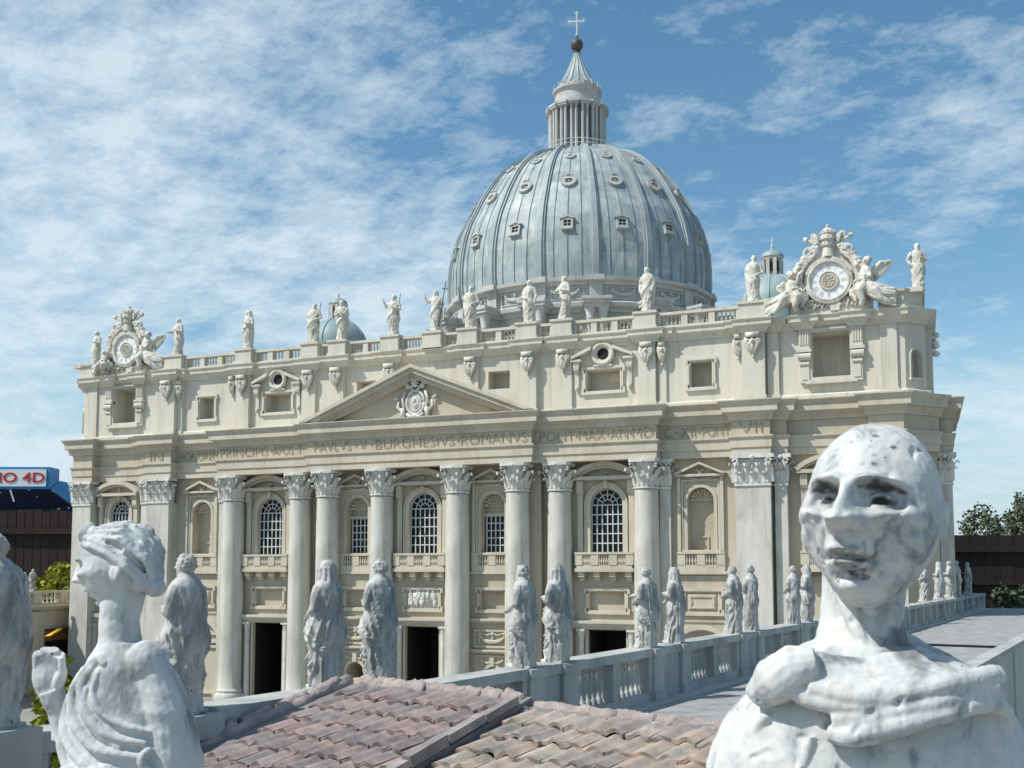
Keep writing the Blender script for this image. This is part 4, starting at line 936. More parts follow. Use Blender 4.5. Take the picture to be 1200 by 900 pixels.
for k in range(16):
    a = 2*math.pi*k/16
    if math.cos(a-.3) < -.3: continue
    m = MB(ring_frame(a, 1.03))
    m.box(-.055, .055, -.14, .02, 1.95, 2.575); m.box(-.085, .085, -.19, .02, 2.575, 2.60); m.box(-.10, .10, -.205, .02, 2.60, 2.625); m.box(-.105, .105, -.215, .02, 2.625, 2.648)
    m.box(-.045, .045, -.03, .02, 2.65, 2.80); m.box(-.06, .06, -.075, .02, 2.80, 2.838)
    p = B(m, 'buttress', 'drum', drum); m = MB(ring_frame(a, 1.03))
    for s in (-1, 1): m.lathe([(.036, 1.95), (.036, 1.98), (.030, 1.99), (.0265, 2.49), (.03, 2.50), (.026, 2.51), (.038, 2.565), (.04, 2.575)], s*.045, -.15, 14)
    B(m, 'buttress_columns', 'drum', p, smooth=True, auto=35)
    b = a + math.pi/16; m = MB(ring_frame(b, 1.03)); ped = k % 2
    m.band(rect(-.075, .075, 2.02, 2.42), rect(-.055, .055, 2.03, 2.405), -.03, .01, True); m.box(-.1, .1, -.05, .01, 2.43, 2.45)
    if ped: m.band([(-.11, 2.452), (0, 2.52), (.11, 2.452)], [(-.08, 2.452), (0, 2.50), (.08, 2.452)], -.055, .01)
    else: m.band(arc(0, 2.40, .125, R(25), R(155), 14), arc(0, 2.40, .105, R(25), R(155), 14), -.055, .01)
    wn = B(m, 'drum_window', 'drum', drum); B(MB(ring_frame(b, 1.03)).prism(rect(-.056, .056, 2.028, 2.406), -.008, .01), 'pane', 'glass', wn)
    m = MB(ring_frame(b, 1.03))                          # festoon panel
    m.band(rect(-.12, .12, 2.675, 2.765), rect(-.114, .114, 2.681, 2.759), -.010, .01, True)
    m.tube([(.075*math.sin(t), -.012, 2.742-.032*math.cos(t)) for t in np.linspace(-1.45, 1.45, 11)], [.006+.008*math.cos(t) for t in np.linspace(-1.45, 1.45, 11)], 6)
    for s in (-1, 1): m.ell((s*.078, -.012, 2.742), (.012, .012, .012), 8, 6); m.tube([(s*.08, -.01, 2.735), (s*.09, -.01, 2.71)], [.007, .003], 5)
    m.ell((0, -.012, 2.745), (.012, .012, .014), 8, 6)
    B(m, 'festoon', 'drum', drum)
# lantern
m = MB(); LQ = dict(cx=DX, cy=DY)
m.lathe([(.30, 4.03), (.32, 4.075), (.32, 4.09), (.25, 4.095), (.17, 4.11), (.17, 4.47), (.175, 4.48), (.215, 4.49), (.215, 4.51), (.186, 4.515), (.18, 4.525), (.18, 4.60), (.186, 4.605), (.20, 4.618), (.20, 4.63), (.17, 4.635), (.168, 4.66)], DX, DY, 40)
lan = B(m, 'lantern', 'drum', smooth=True, auto=30)
lm = None
for k in range(16):
    a = 2*math.pi*(k+.5)/16; n_ = Vector((math.sin(a), -math.cos(a), 0)); x = Vector((math.cos(a), math.sin(a), 0))
    Mx = Matrix((x, -n_, Vector((0, 0, 1)))).transposed().to_4x4(); Mx.translation = Vector((DX, DY, 0))
    m = MB(Mx)
    for s in (-1, 1): m.lathe([(.015, 4.10), (.0125, 4.115), (.0115, 4.45), (.016, 4.475)], s*.018, -.222, 8)
    m.box(-.016, .016, -.21, -.165, 4.09, 4.475); m.box(-.040, .040, -.248, -.16, 4.475, 4.49); m.box(-.044, .044, -.254, -.16, 4.49, 4.508); m.box(-.03, .03, -.235, -.16, 4.508, 4.518)
    c = B(m, 'lantern_columns', 'trim' if False else 'drum', lan, smooth=True, auto=35)
    m = MB(Mx); m.lathe([(.005, 4.632), (.008, 4.642), (.003, 4.65), (.006, 4.660), (.002, 4.672)], 0, -.19, 7); B(m, 'candelabrum', 'drum', lan)
m = MB()
for k in range(40):
    a = 2*math.pi*k/40; m.tube([(DX+.315*math.sin(a), DY-.315*math.cos(a), 4.085), (DX+.315*math.sin(a), DY-.315*math.cos(a), 4.16)], .0022, 4)
for z in (4.125, 4.16): m.tube([(DX+.315*math.sin(a), DY-.315*math.cos(a), z) for a in np.linspace(0, 2*math.pi, 49)], .0028, 4)
B(m, 'railing', 'white_metal', lan)
m = MB(); sp = [(.166, 4.655), (.150, 4.67), (.118, 4.71), (.088, 4.757), (.062, 4.805), (.040, 4.85), (.026, 4.885), (.024, 4.90)]
m.lathe(sp, DX, DY, 32)
for k in range(16):
    a = 2*math.pi*k/16; m.tube([(DX+(r+.001)*math.sin(a), DY-(r+.001)*math.cos(a), z) for r, z in sp], [.009, .008, .007, .006, .005, .004, .003, .003], 5)
B(m, 'spire', 'lead', lan, smooth=True, auto=40)
m = MB(); m.lathe([(.03, 4.895), (.018, 4.905), (.03, 4.912), (.016, 4.92)], DX, DY, 12); m.ell((DX, DY, 4.965), (.052, .052, .052), 24, 14); m.lathe([(.02, 5.012), (.012, 5.02), (.014, 5.03), (.005, 5.05)], DX, DY, 10)
B(m, 'orb', 'bronze', lan, smooth=True)
m = MB(); X = Matrix.Translation((DX, DY, 0)) @ Matrix.Rotation(.25, 4, 'Z'); m.M = X
m.box(-.0052, .0052, -.005, .005, 5.04, 5.235); m.box(-.055, .055, -.0048, .0048, 5.160, 5.170)
for x, z, dx, dz in ((-.055, 5.165, 0, 1), (.055, 5.165, 0, 1), (0, 5.235, 1, 0)):
    for s in (-1, 0, 1): m.ell((x + (s*.009 if dx else (.009 if s == 0 else 0)*(1 if x > 0 else -1)), 0, z + (s*.009 if dz else (.009 if s == 0 else 0))), (.0075, .006, .0075), 8, 6)
m.ell((0, 0, 5.052), (.011, .008, .011), 8, 6)
B(m, 'cross', 'white_metal', lan, smooth=True, auto=40)

for o in [lan] + list(lan.children):                     # settle the lantern on the crown
    if o.name.startswith(('orb', 'cross')): continue
    for v in o.data.vertices:
        z = v.co.z + G; v.co.z += -.105 if z < 4.5 else -.105*max(0, 4.92-z)/.42
# ------------------------------------------------------------------ the two lesser domes
def lesser_dome(x, y, z0, r, hh):
    m = MB(); pf = [(r*1.02, z0-.35), (r*1.02, z0-.02), (r*1.06, z0-.015), (r*1.06, z0)] + [(r*math.cos(t), z0+hh*math.sin(t)) for t in np.linspace(.02, 1.33, 12)]
    m.lathe(pf, x, y, 40)
    for k in range(8):
        a = 2*math.pi*k/8; m.tube([(x+r*1.005*math.cos(t)*math.sin(a), y-r*1.005*math.cos(t)*math.cos(a), z0+hh*math.sin(t)) for t in np.linspace(.02, 1.33, 12)], .006, 5)
    d = B(m, 'lesser_dome', 'copper', smooth=True, auto=35); zt = z0+hh*.97
    m = MB(); m.lathe([(.070, zt-.02), (.064, zt), (.05, zt+.004), (.05, zt+.10), (.066, zt+.104), (.070, zt+.12), (.055, zt+.124)], x, y, 24)
    for k in range(8): a = 2*math.pi*(k+.5)/8; m.box(x+.058*math.sin(a)-.011, x+.058*math.sin(a)+.011, y-.058*math.cos(a)-.011, y-.058*math.cos(a)+.011, zt-.004, zt+.105)
    l = B(m, 'lantern_drum', 'drum', d)
    m = MB()
    for k in range(8): a = 2*math.pi*k/8; m.tube([(x+.0505*math.sin(a), y-.0505*math.cos(a), zt+.02), (x+.0505*math.sin(a), y-.0505*math.cos(a), zt+.085)], .009, 6)
    B(m, 'lantern_openings', 'dark', d)
    m = MB(); m.lathe([(.074, zt+.12), (.07, zt+.13), (.064, zt+.145), (.045, zt+.16), (.02, zt+.168), (.012, zt+.18), (.004, zt+.20)], x, y, 24); B(m, 'lantern_cap', 'copper', d, smooth=True, auto=40)
    m = MB(); m.ell((x, y, zt+.20), (.009, .009, .009), 8, 6); m.box(x-.002, x+.002, y-.002, y+.002, zt+.2, zt+.26); m.box(x-.014, x+.014, y-.002, y+.002, zt+.235, zt+.239); B(m, 'cross', 'white_metal', d)
lesser_dome(1.675, 1.6, 2.37, .215, .225)
lesser_dome(-1.55, 1.6, 2.38, .225, .215)
# ------------------------------------------------------------------ carved figures
TT = [0, .06, .16, .30, .45, .57, .66, .74, .80, .84, .865, .885]
WW = [.125, .122, .112, .108, .122, .108, .112, .126, .128, .105, .062, .044]
DD = [.108, .105, .094, .092, .098, .084, .088, .092, .084, .068, .050, .042]
class Body:
    def __init__(s, h, seed, sway=.02, folds=1., width=1., twist=3., hem=.34, nf=9):
        s.h, s.seed, s.sway, s.folds, s.width, s.tw, s.hem, s.nf = h, seed, sway, folds, width, twist, hem, nf
        rn = random.Random(seed); s.ph = rn.uniform(0, 6.3); s.hp = rn.uniform(0, 6.3); s.knee = rn.choice((-1, 1)); s.dir = rn.choice((-1, 1))
    def pt(s, a, t, out=0.):
        W = float(np.interp(t, TT, WW))*s.width; D = float(np.interp(t, TT, DD))*s.width
        n_ = noise.noise(Vector((math.cos(a)*1.3, math.sin(a)*1.3, t*3.2+s.seed)))
        amp = float(np.interp(t, [0, .3, .6, .78, .85], [.115, .095, .06, .03, 0]))*s.folds
        ph = s.nf*a + s.dir*s.tw*t*4 + s.ph + 3.2*n_
        f = amp*(1-abs(math.sin(ph/1))**.7*2+.35)
        hem = s.hem + .11*math.sin(a+s.hp)                      # the mantle's slanting lower edge
        f += .10*s.folds/(1+math.exp(-(t-hem)*60)) * float(np.interp(t, [.5, .8], [1, 0]))
        hem2 = .60 + .09*math.sin(a*1+s.hp+2.2); f += .07*s.folds/(1+math.exp((t-hem2)*55))*float(np.interp(t, [.3, .5], [0, 1]))
        da = (a - s.knee*.45 + math.pi) % (2*math.pi) - math.pi
        f += .20*math.exp(-(da/.42)**2-((t-.27)/.09)**2)
        x = s.sway*math.sin(math.pi*t*1.1)*s.knee + W*(1+f+out)*math.sin(a); y = -D*(1+f+out)*math.cos(a) + .012*math.sin(t*3.1)
        return (x*s.h, y*s.h, t*s.h)
    def loft(s, mb, cols=56, rows=64, t0=0., t1=.885):
        V = [s.pt(2*math.pi*k/cols, t0+(t1-t0)*j/rows) for j in range(rows+1) for k in range(cols)]
        F = [(j*cols+k, j*cols+(k+1) % cols, (j+1)*cols+(k+1) % cols, (j+1)*cols+k) for j in range(rows) for k in range(cols)]
        F += [tuple(range(cols-1, -1, -1)), tuple(range(rows*cols, rows*cols+cols))]
        mb.add(V, F)
    def drape(s, mb, a0, t0, a1, t1, rad, n=12, out=.05, sag=0.):
        P = []
        for i in range(n+1):
            u = i/n; P.append(s.pt(a0+(a1-a0)*u, t0+(t1-t0)*u - sag*math.sin(math.pi*u), out))
        mb.tube(P, [rad*s.h*(.5+.8*math.sin(math.pi*(.12+.76*i/n))) for i in range(n+1)], 7)
def head(mb, c, h, yaw=0., pitch=0., kind='bare', beard=False, seed=0):
    """c: centre of the skull, facing -y turned by yaw"""
    T = Matrix.Translation(c) @ Matrix.Rotation(yaw, 4, 'Z') @ Matrix.Rotation(pitch, 4, 'X'); s = h*.068; sv = mb.M; mb.M = T if sv is None else sv @ T
    mb.ell((0, 0, 0), (s*.76, s*.92, s*1.05), 18, 12); mb.ell((0, -s*.3, -s*.55), (s*.5, s*.55, s*.55), 12, 8)
    mb.tube([(0, -s*.82, s*.25), (0, -s*1.02, -s*.12), (0, -s*1.1, -s*.22)], [s*.12, s*.14, s*.15], 6)
    mb.tube([(-s*.45, -s*.68, s*.28), (0, -s*.9, s*.3), (s*.45, -s*.68, s*.28)], s*.12, 6)
    mb.ell((0, -s*.82, -s*.52), (s*.24, s*.12, s*.08), 8, 6); mb.ell((0, -s*.74, -s*.85), (s*.22, s*.2, s*.16), 8, 6)
    for q in (-1, 1): mb.ell((q*s*.78, s*.05, -s*.05), (s*.1, s*.2, s*.3), 8, 6)
    rn = random.Random(seed)
    if kind in ('bare', 'curly', 'long'):
        mb.ell((0, s*.12, s*.16), (s*.86, s*.96, s*1.0), 16, 10)
        for k in range(46 if kind == 'curly' else 30):
            a = rn.uniform(0, 6.28); zz = rn.uniform(-.35, 1.0); rr = math.sqrt(max(0, 1-(zz*.95)**2))
            if math.cos(a) > .35 and zz < .45: continue
            mb.ell((s*.84*rr*math.sin(a), s*.12-s*.92*rr*math.cos(a), s*.14+s*.98*zz), (s*.2, s*.2, s*.17), 6, 5)
    if kind == 'long':
        for k in range(9):
            a = math.pi*(.32+1.36*k/8); mb.tube([(s*.8*math.sin(a), -s*.8*math.cos(a)+s*.1, s*.2), (s*.9*math.sin(a), -s*.85*math.cos(a)+s*.15, -s*.5), (s*.8*math.sin(a), -s*.8*math.cos(a)+s*.2, -s*1.15)], [s*.26, s*.25, s*.16], 6)
    if kind == 'hood':
        mb.ell((0, s*.28, s*.2), (s*1.0, s*1.0, s*1.12), 16, 10)
        for q in range(9):
            a = math.pi*(.3+1.4*q/8); mb.tube([(s*.95*math.sin(a), s*.2-s*.9*math.cos(a), s*.35), (s*1.02*math.sin(a), s*.25-s*.95*math.cos(a), -s*.5), (s*1.25*math.sin(a), s*.25-s*1.05*math.cos(a), -s*1.55)], [s*.26, s*.3, s*.34], 6)
        mb.tube([(math.sin(a)*s*.92, -s*.36, s*.05+math.cos(a)*s*1.12) for a in np.linspace(-2.0, 2.0, 13)], s*.15, 6)
    if beard:
        for k in range(11):
            a = -1.1+2.2*k/10; mb.tube([(s*.62*math.sin(a), -s*.72*math.cos(a), -s*.45), (s*.6*math.sin(a), -s*.85*math.cos(a), -s*.95), (s*.3*math.sin(a), -s*.82*math.cos(a), -s*1.4)], [s*.18, s*.2, s*.1], 6)
        mb.tube([(-s*.32, -s*.82, -s*.5), (0, -s*.98, -s*.4), (s*.32, -s*.82, -s*.5)], s*.1, 6)
    mb.M = sv
def arm(mb, h, side, el, wr, sleeve=1., hand=True, cling=True):
    sh = Vector((side*.112, .0, .80)); el, wr = Vector(el), Vector(wr)
    P = [sh, sh.lerp(el, .5)+Vector((side*.008, 0, 0)), el, el.lerp(wr, .5), wr]
    mb.tube([p*h for p in P], [x*h*sleeve for x in (.046, .044, .040, .034, .028)], 9)
    for k in range(4):                                   # sleeve folds
        p = el.lerp(wr, .1+.2*k); mb.tube([(p+Vector((side*.022, -.012, .018)))*h, (p+Vector((0, -.01, -.035)))*h, (p+Vector((-side*.02, .012, -.02)))*h], .011*h, 5)
    if hand:
        d = (wr-el).normalized(); b = wr + d*.016; t = d.cross(Vector((0, 0, 1))); t = t.normalized() if t.length > .1 else Vector((1, 0, 0)); u = t.cross(d)
        mb.tube([(wr)*h, (b+d*.012)*h], [.018*h, .021*h], 8)
        for k, ln in enumerate((.030, .037, .036, .028)):
            o = b + d*.014 + t*(k-1.5)*.0105; mb.tube([o*h, (o+d*ln*.6-u*.003)*h, (o+d*ln-u*.010)*h], [.0075*h, .007*h, .005*h], 6)
        mb.tube([(b-t*.016)*h, (b-t*.028+d*.012)*h, (b-t*.03+d*.026)*h], [.009*h, .008*h, .006*h], 6)
ARMS = {'down': lambda s: ((s*.165, .01, .63), (s*.15, -.05, .50)), 'chest': lambda s: ((s*.17, -.01, .635), (s*.05, -.12, .66)), 'waist': lambda s: ((s*.175, 0, .63), (s*.06, -.13, .56)),
        'raised': lambda s: ((s*.20, -.03, .70), (s*.25, -.09, .87)), 'out': lambda s: ((s*.18, -.03, .655), (s*.22, -.17, .64)), 'hip': lambda s: ((s*.20, .02, .64), (s*.13, -.03, .54)), 'fwd': lambda s: ((s*.17, -.08, .665), (s*.13, -.27, .64))}
def figure(h, seed, vox, l='chest', r='down', hd='bare', beard=False, yaw=0., pitch=0., sway=.02, folds=1., width=1., cloak=True, hem=.34, twist=3., block=False, rough=.0008):
    mb = MB(); rn = random.Random(seed); B_ = Body(h, seed, sway, folds, width, twist, hem, rn.choice((5, 6, 7)))
    B_.loft(mb)
    s = rn.choice((-1, 1))
    if cloak:
        for k in range(7): B_.drape(mb, s*(1.25-.05*k), .80-.022*k, -s*(.9+.25*k), .47-.03*k, .016, out=.05, sag=.035+.006*k)
        for k in range(5): B_.drape(mb, s*(2.0+.28*k), .81-.01*k, s*(2.1+.24*k), .12+.05*(k % 2), .016, out=.03)
    for k in range(5): B_.drape(mb, -s*(.2+.22*k), .34-.03*k, s*(.6-.1*k), .02, .016, out=.03)
    mb.tube([(B_.sway*h*.2, .008*h, .84*h), (B_.sway*h*.1, .004*h, .90*h)], [.046*h, .036*h], 10)
    head(mb, Vector((B_.sway*h*.1, -.008*h, .932*h)), h, yaw, pitch, hd, beard, seed)
    arm(mb, h, 1, *ARMS[l](1)); arm(mb, h, -1, *ARMS[r](-1))
    for q in (-1, 1): mb.ell((q*.045*h, -.115*h, .018*h), (.028*h, .05*h, .02*h), 8, 6)
    mb.box(-.13*h, .13*h, -.125*h, .115*h, -.02*h, .012*h)
    if block: mb.tube([(.07*h, .06*h, 0), (.06*h, .07*h, .2*h)], [.06*h, .04*h], 6)
    return remesh(mb, vox*h, rough*h*4, 14/h, seed, 0 if vox < .008 else 1)
def place(me, name, mat, loc, rz, label, cat='statue', group=None):
    o = bpy.data.objects.new(name, me); COL.objects.link(o); o.location = loc; o.rotation_euler = (0, 0, rz); me.materials.append(M[mat]); WO[o.name] = Vector((0, 0, 0))
    return tag(o, label, cat, group)
def held(parent, name, mat, mb): 
    WO[parent.name] = Vector((0, 0, 0)); return mb.build(name, mat, parent, smooth=True, auto=40)
# --- on the attic balustrade
HS = .236; ZS = 2.018
g1 = 'statues along the attic balustrade'
FS = [ # x, l, r, head, beard, yaw, heading, seed, label, prop
 (-1.745, 'chest', 'out', 'bare', True, -.3, -.25, 3, 'bearded stone statue reaching towards the left clock from the first pedestal beside it', None),
 (-1.222, 'chest', 'waist', 'hood', False, -.1, -.3, 5, 'hooded stone statue clasping its robe, standing alone between the two left balustrade stretches', None),
 (-.762, 'waist', 'hip', 'bare', True, .2, .1, 8, 'stone statue with a thin staff at its shoulder, just left of the green dome', 'staff'),
 (-.578, 'chest', 'chest', 'curly', True, -.2, .2, 11, 'stone statue standing in front of the left green lesser dome', None),
 (-.236, 'chest', 'raised', 'bare', True, -.25, .0, 13, 'stone statue with staff lifting an open hand, between green dome and cross bearer', 'staff'),
 (.026, 'hip', 'raised', 'long', True, -.1, -.1, 17, 'central stone statue blessing with a raised hand and holding a tall cross', 'cross'),
 (.242, 'waist', 'down', 'bare', True, -.2, .15, 19, 'stone statue with a dark rod, next right of the cross bearer', 'rod'),
 (.588, 'down', 'waist', 'bare', False, -.1, -.1, 23, 'stone statue with one hand at its waist, next left of the book reader', None),
 (.785, 'chest', 'fwd', 'bare', True, -.35, -.5, 29, 'stone statue turned left reading an open book, before the dome drum', 'book'),
 (1.236, 'down', 'down', 'bare', True, -.1, -.25, 31, 'broad stone statue with both arms lowered, at the right edge of the great dome', None),
 (1.782, 'waist', 'down', 'bare', False, .1, .1, 37, 'stone statue in a sweeping mantle just left of the small lantern dome', None)]
for x, l, r, hd, be, yw, hg, sd_, lab, prop in FS:
    me = figure(HS, sd_, .0105, l, r, hd, be, yw, sway=.025, folds=1.05, width=1.08)
    o = place(me, 'stone_statue', 'roofstone', (x, BY, ZS+.005), hg, lab, group=g1)
    if prop == 'staff': held(o, 'staff', 'bronze', MB().tube([(.11*HS, -.02*HS, .45*HS), (.17*HS, .0, 1.02*HS)], .0022, 6))
    if prop == 'rod': held(o, 'rod', 'bronze', MB().tube([(-.20*HS, -.06*HS, .52*HS), (-.30*HS, -.03*HS, 1.0*HS)], .003, 6))
    if prop == 'cross': held(o, 'cross_staff', 'bronze', MB().tube([(.10*HS, -.05*HS, .05*HS), (.30*HS, -.02*HS, 1.20*HS)], .0028, 6).tube([(.20*HS, -.03*HS, 1.02*HS), (.36*HS, -.03*HS, .985*HS)], .0028, 6))
    if prop == 'book': held(o, 'open_book', 'roofstone', MB().box(-.16*HS, -.02*HS, -.25*HS, -.17*HS, .60*HS, .622*HS))
for s, x, lab in ((1, 2.54, 'stone statue carrying a bundle, on the right corner parapet beside the right clock angel'), (-1, -2.455, 'small stone statue on the far left corner parapet, beyond the left clock angel')):
    me = figure(HS*.96, 41+s, .0105, 'chest', 'hip' if s > 0 else 'down', 'bare', s > 0, -.2, sway=.02, folds=1.05)
    place(me, 'stone_statue', 'roofstone', (x, BY+.07, 2.027), .25*s, lab, group=g1)

# ------------------------------------------------------------------ right-hand wing: terrace, balustrade, statues
def line_x(y): return 2.63+.1526*y
WD = Vector((.1526, 1, 0)).normalized(); WN = Vector((WD.y, -WD.x, 0)); WANG = math.atan2(-WD.x, WD.y)   # WN points away from the square
def wp(y, o=0., z=0.): return Vector((line_x(y), y, 0)) + WN*o + Vector((0, 0, z))
WR = empty('terrace_wing', (line_x(-1.5), -1.5, G))
tag(WR, 'long grey stone wing with flat terrace and balustrade running to the right corner', 'building')
YN, YF = -4.75, 1.28
# outer wall line
def outer(y): return 2.602+.171*(y+2.849)
def quadpts(y0, y1, z, a=0.0, b=0.0): return [tuple(wp(y0, a, z)), (outer(y0)+b, y0, z), (outer(y1)+b, y1, z), tuple(wp(y1, a, z))]
m = MB(); q0 = quadpts(-4.1, 1.40, .482, -.01, -.005)
m.add(q0, [(0,1,2,3)]); B(m, 'terrace_deck', 'terrace', WR)
m = MB(); T = MB()
ow = [(outer(-4.1), -4.1), (outer(1.40), 1.40)]
m.sweep([(outer(1.40), 1.40), (outer(-4.1), -4.1)][::-1], [(-.03, .30), (-.03, .30)], False) if False else None
d_ = Vector((outer(1.4)-outer(-4.1), 5.5, 0)).normalized(); on = Vector((d_.y, -d_.x, 0))
def op(y, o, z): return tuple(Vector((outer(y), y, z)) + on*o)
def slab(mb, y0, y1, o0, o1, z0, z1): mb.add([op(y0,o0,z0),op(y1,o0,z0),op(y1,o1,z0),op(y0,o1,z0),op(y0,o0,z1),op(y1,o0,z1),op(y1,o1,z1),op(y0,o1,z1)], [(0,1,2,3),(7,6,5,4),(0,4,5,1),(1,5,6,2),(2,6,7,3),(3,7,4,0)])
slab(m, -4.1, 1.4, -.02, .0, G, .484)
for k in range(14): slab(m, -4.05+.4*k, -4.05+.4*k+.006, .0, .004, G, .476)
B(m, 'outer_wall', 'plaster', WR)
m = MB(); slab(m, -4.1, 1.4, -.024, .010, .4845, .497); B(m, 'coping', 'railstone', WR)
m = MB(); slab(m, -2.02, -1.99, -.24, -.03, .4825, .487); B(m, 'drain_channel', 'dark', WR)
m = MB()                                                # inner wall below the balustrade, towards the square
for (o0, o1, z0, z1) in ((-.03, .03, G, .455), (-.045, .04, .455, .472), (-.05, .045, .472, .484)):
    m.add([tuple(wp(YN,o0,z0)),tuple(wp(YF,o0,z0)),tuple(wp(YF,o1,z0)),tuple(wp(YN,o1,z0)),tuple(wp(YN,o0,z1)),tuple(wp(YF,o0,z1)),tuple(wp(YF,o1,z1)),tuple(wp(YN,o1,z1))], [(0,1,2,3),(7,6,5,4),(0,4,5,1),(1,5,6,2),(2,6,7,3),(3,7,4,0)])
B(m, 'inner_wall', 'plaster', WR)
def wslab(mb, y0, y1, o0, o1, z0, z1): mb.add([tuple(wp(y0,o0,z0)),tuple(wp(y1,o0,z0)),tuple(wp(y1,o1,z0)),tuple(wp(y0,o1,z0)),tuple(wp(y0,o0,z1)),tuple(wp(y1,o0,z1)),tuple(wp(y1,o1,z1)),tuple(wp(y0,o1,z1))], [(0,3,2,1),(4,5,6,7),(0,1,5,4),(1,2,6,5),(2,3,7,6),(3,0,4,7)])
# statues: y, height, heading offset, style
g2 = 'white statues on the wing balustrade'
WS = [(-4.603, .129, 'waist', 'down', 'bare', True, .1, 51, .585, 'grey white statue cropped by the left edge of the photo, nearest on the wing balustrade'),
      (-4.435, .128, 'chest', 'waist', 'curly', False, .25, 53, .575, 'white statue seen from behind with short curls, right of the big turned bust'),
      (-4.259, .122, 'waist', 'chest', 'hood', False, .1, 59, .577, 'hooded white statue with slanting mantle, left one behind the roof ridge'),
      (-4.175, .124, 'chest', 'chest', 'bare', True, .0, 61, .577, 'bearded white statue in a plain cloak, right one behind the roof ridge'),
      (-3.875, .130, 'waist', 'down', 'curly', True, .15, 67, .567, 'curly bearded white statue in a ragged mantle, next left of the pointed hood'),
      (-3.783, .133, 'chest', 'waist', 'hood', False, .0, 71, .566, 'veiled white statue with a pointed hood before a grey column'),
      (-3.472, .128, 'waist', 'fwd', 'bare', True, -.1, 73, .567, 'slender white statue stretching a hand out left, in front of the right doorway'),
      (-3.349, .128, 'chest', 'waist', 'hood', False, .1, 79, .567, 'hooded white statue wrapped in diagonal folds, just right of the right doorway'),
      (-3.033, .133, 'waist', 'chest', 'bare', False, .1, 83, .566, 'white statue with hands folded, left one of the pair before the big corner pilaster'),
      (-2.916, .136, 'chest', 'chest', 'curly', False, -.25, 89, .565, 'white statue bent over its hands, right one of the pair before the big corner pilaster'),
      (-2.588, .139, 'waist', 'waist', 'curly', False, -.3, 97, .563, 'white statue holding a small object, immediately left of the monk\'s jaw'),
      (-2.472, .141, 'chest', 'down', 'hood', False, .2, 101, .563, 'white statue half hidden behind the monk\'s jaw'),
      (-.695, .150, 'waist', 'down', 'bare', True, .3, 103, .572, 'leaning small white statue emerging right of the monk\'s neck'),
      (-.30, .155, 'chest', 'waist', 'hood', False, .0, 107, .574, 'small hooded white statue, second on the far stretch right of the monk'),
      (.016, .160, 'chest', 'chest', 'bare', False, .1, 109, .575, 'small white statue before the last side pilaster, left one of a close pair'),
      (.273, .163, 'waist', 'chest', 'bare', True, .0, 113, .576, 'small white statue before the last side pilaster, right one of a close pair'),
      (.691, .155, 'chest', 'down', 'bare', False, .2, 127, .58, 'farthest small white statue at the end of the wing, against the dark fence')]
for y, h, l, r, hd, be, dh, sd_, zb, lab in WS:
    near = y < -3
    me = figure(h, sd_, .0058 if near else .0095, l, r, hd, be, random.Random(sd_).uniform(-.3, .3), sway=.026, folds=1.4, width=1.12 if near else 1.0, hem=.30+.1*random.Random(sd_+1).random(), twist=2+2*random.Random(sd_).random(), rough=.0011, block=near)
    place(me, 'white_statue', 'statue', tuple(wp(y, 0, zb)), -math.pi/2 + WANG + dh, lab, group=g2)
    m = MB(); 
    wslab(m, y-.0195, y+.0195, -.022, .022, .484, .566); wslab(m, y-.022, y+.022, -.025, .025, .484, .497); wslab(m, y-.022, y+.022, -.025, .025, .566-.012, zb-.0015)
    B(m, 'pedestal', 'railstone', WR)
# rails, posts and turned balusters between the pedestals
ys = sorted([s[0] for s in WS] + [-4.69, -2.16, -2.05, -1.72, -1.60, -1.29, -1.17, -.86, 1.22])
for y in (-4.69, -2.16, -2.05, -1.72, -1.60, -1.29, -1.17, -.86, 1.22):
    m = MB(); wslab(m, y-.0195, y+.0195, -.022, .022, .484, .566); wslab(m, y-.022, y+.022, -.025, .025, .554, .569); B(m, 'pedestal', 'railstone', WR)
bal = None
for a, b in zip(ys[:-1], ys[1:]):
    a, b = a+.020, b-.020
    if b-a < .015: continue
    dz = .010 if b < -4.0 else 0.
    m = MB(); wslab(m, a, b, -.017, .017, .484, .497+dz); wslab(m, a, b, -.020, .020, .554+dz, .567+dz); ln = b-a
    if ln < .085: wslab(m, a, b, -.016, .016, .497, .554+dz); B(m, 'balustrade', 'railstone', WR); continue
    nd = 2 if ln > .2 else 1
    for k in range(1, nd): yc = a+ln*k/nd; wslab(m, yc-.012, yc+.012, -.018, .018, .497, .554+dz)
    for yc in (a+.006, b-.006): wslab(m, yc-.006, yc+.006, -.018, .018, .497, .554+dz)
    o = B(m, 'balustrade', 'railstone', WR)
    for k in range(nd):
        p0 = a+ln*k/nd + .014; p1 = a+ln*(k+1)/nd - .014; n_ = max(2, int((p1-p0)/.0165)); rowm = MB()
        for j in range(n_):
            p = wp(p0+(p1-p0)*(j+.5)/n_)
            for mm in (rowm,): mm.lathe([(.0055, .497), (.0055, .501), (.0032, .505), (.0036, .509), (.0068, .518), (.0064, .524), (.0034, .536), (.0030, .540), (.0050, .543), (.0032, .546), (.0055, .551), (.0055, .554)], p.x, p.y, 10)
            if b < -2.3:
                one = MB(Matrix.Translation((0, 0, dz))); one.lathe([(.0055, .497), (.0055, .501), (.0032, .505), (.0036, .509), (.0068, .518), (.0064, .524), (.0034, .536), (.0030, .540), (.0050, .543), (.0032, .546), (.0055, .551), (.0055, .554)], p.x, p.y, 12)
                B(one, 'baluster', 'railstone', o, smooth=True, auto=40)
        if not b < -2.3: B(rowm, 'balusters', 'railstone', o, smooth=True, auto=40)

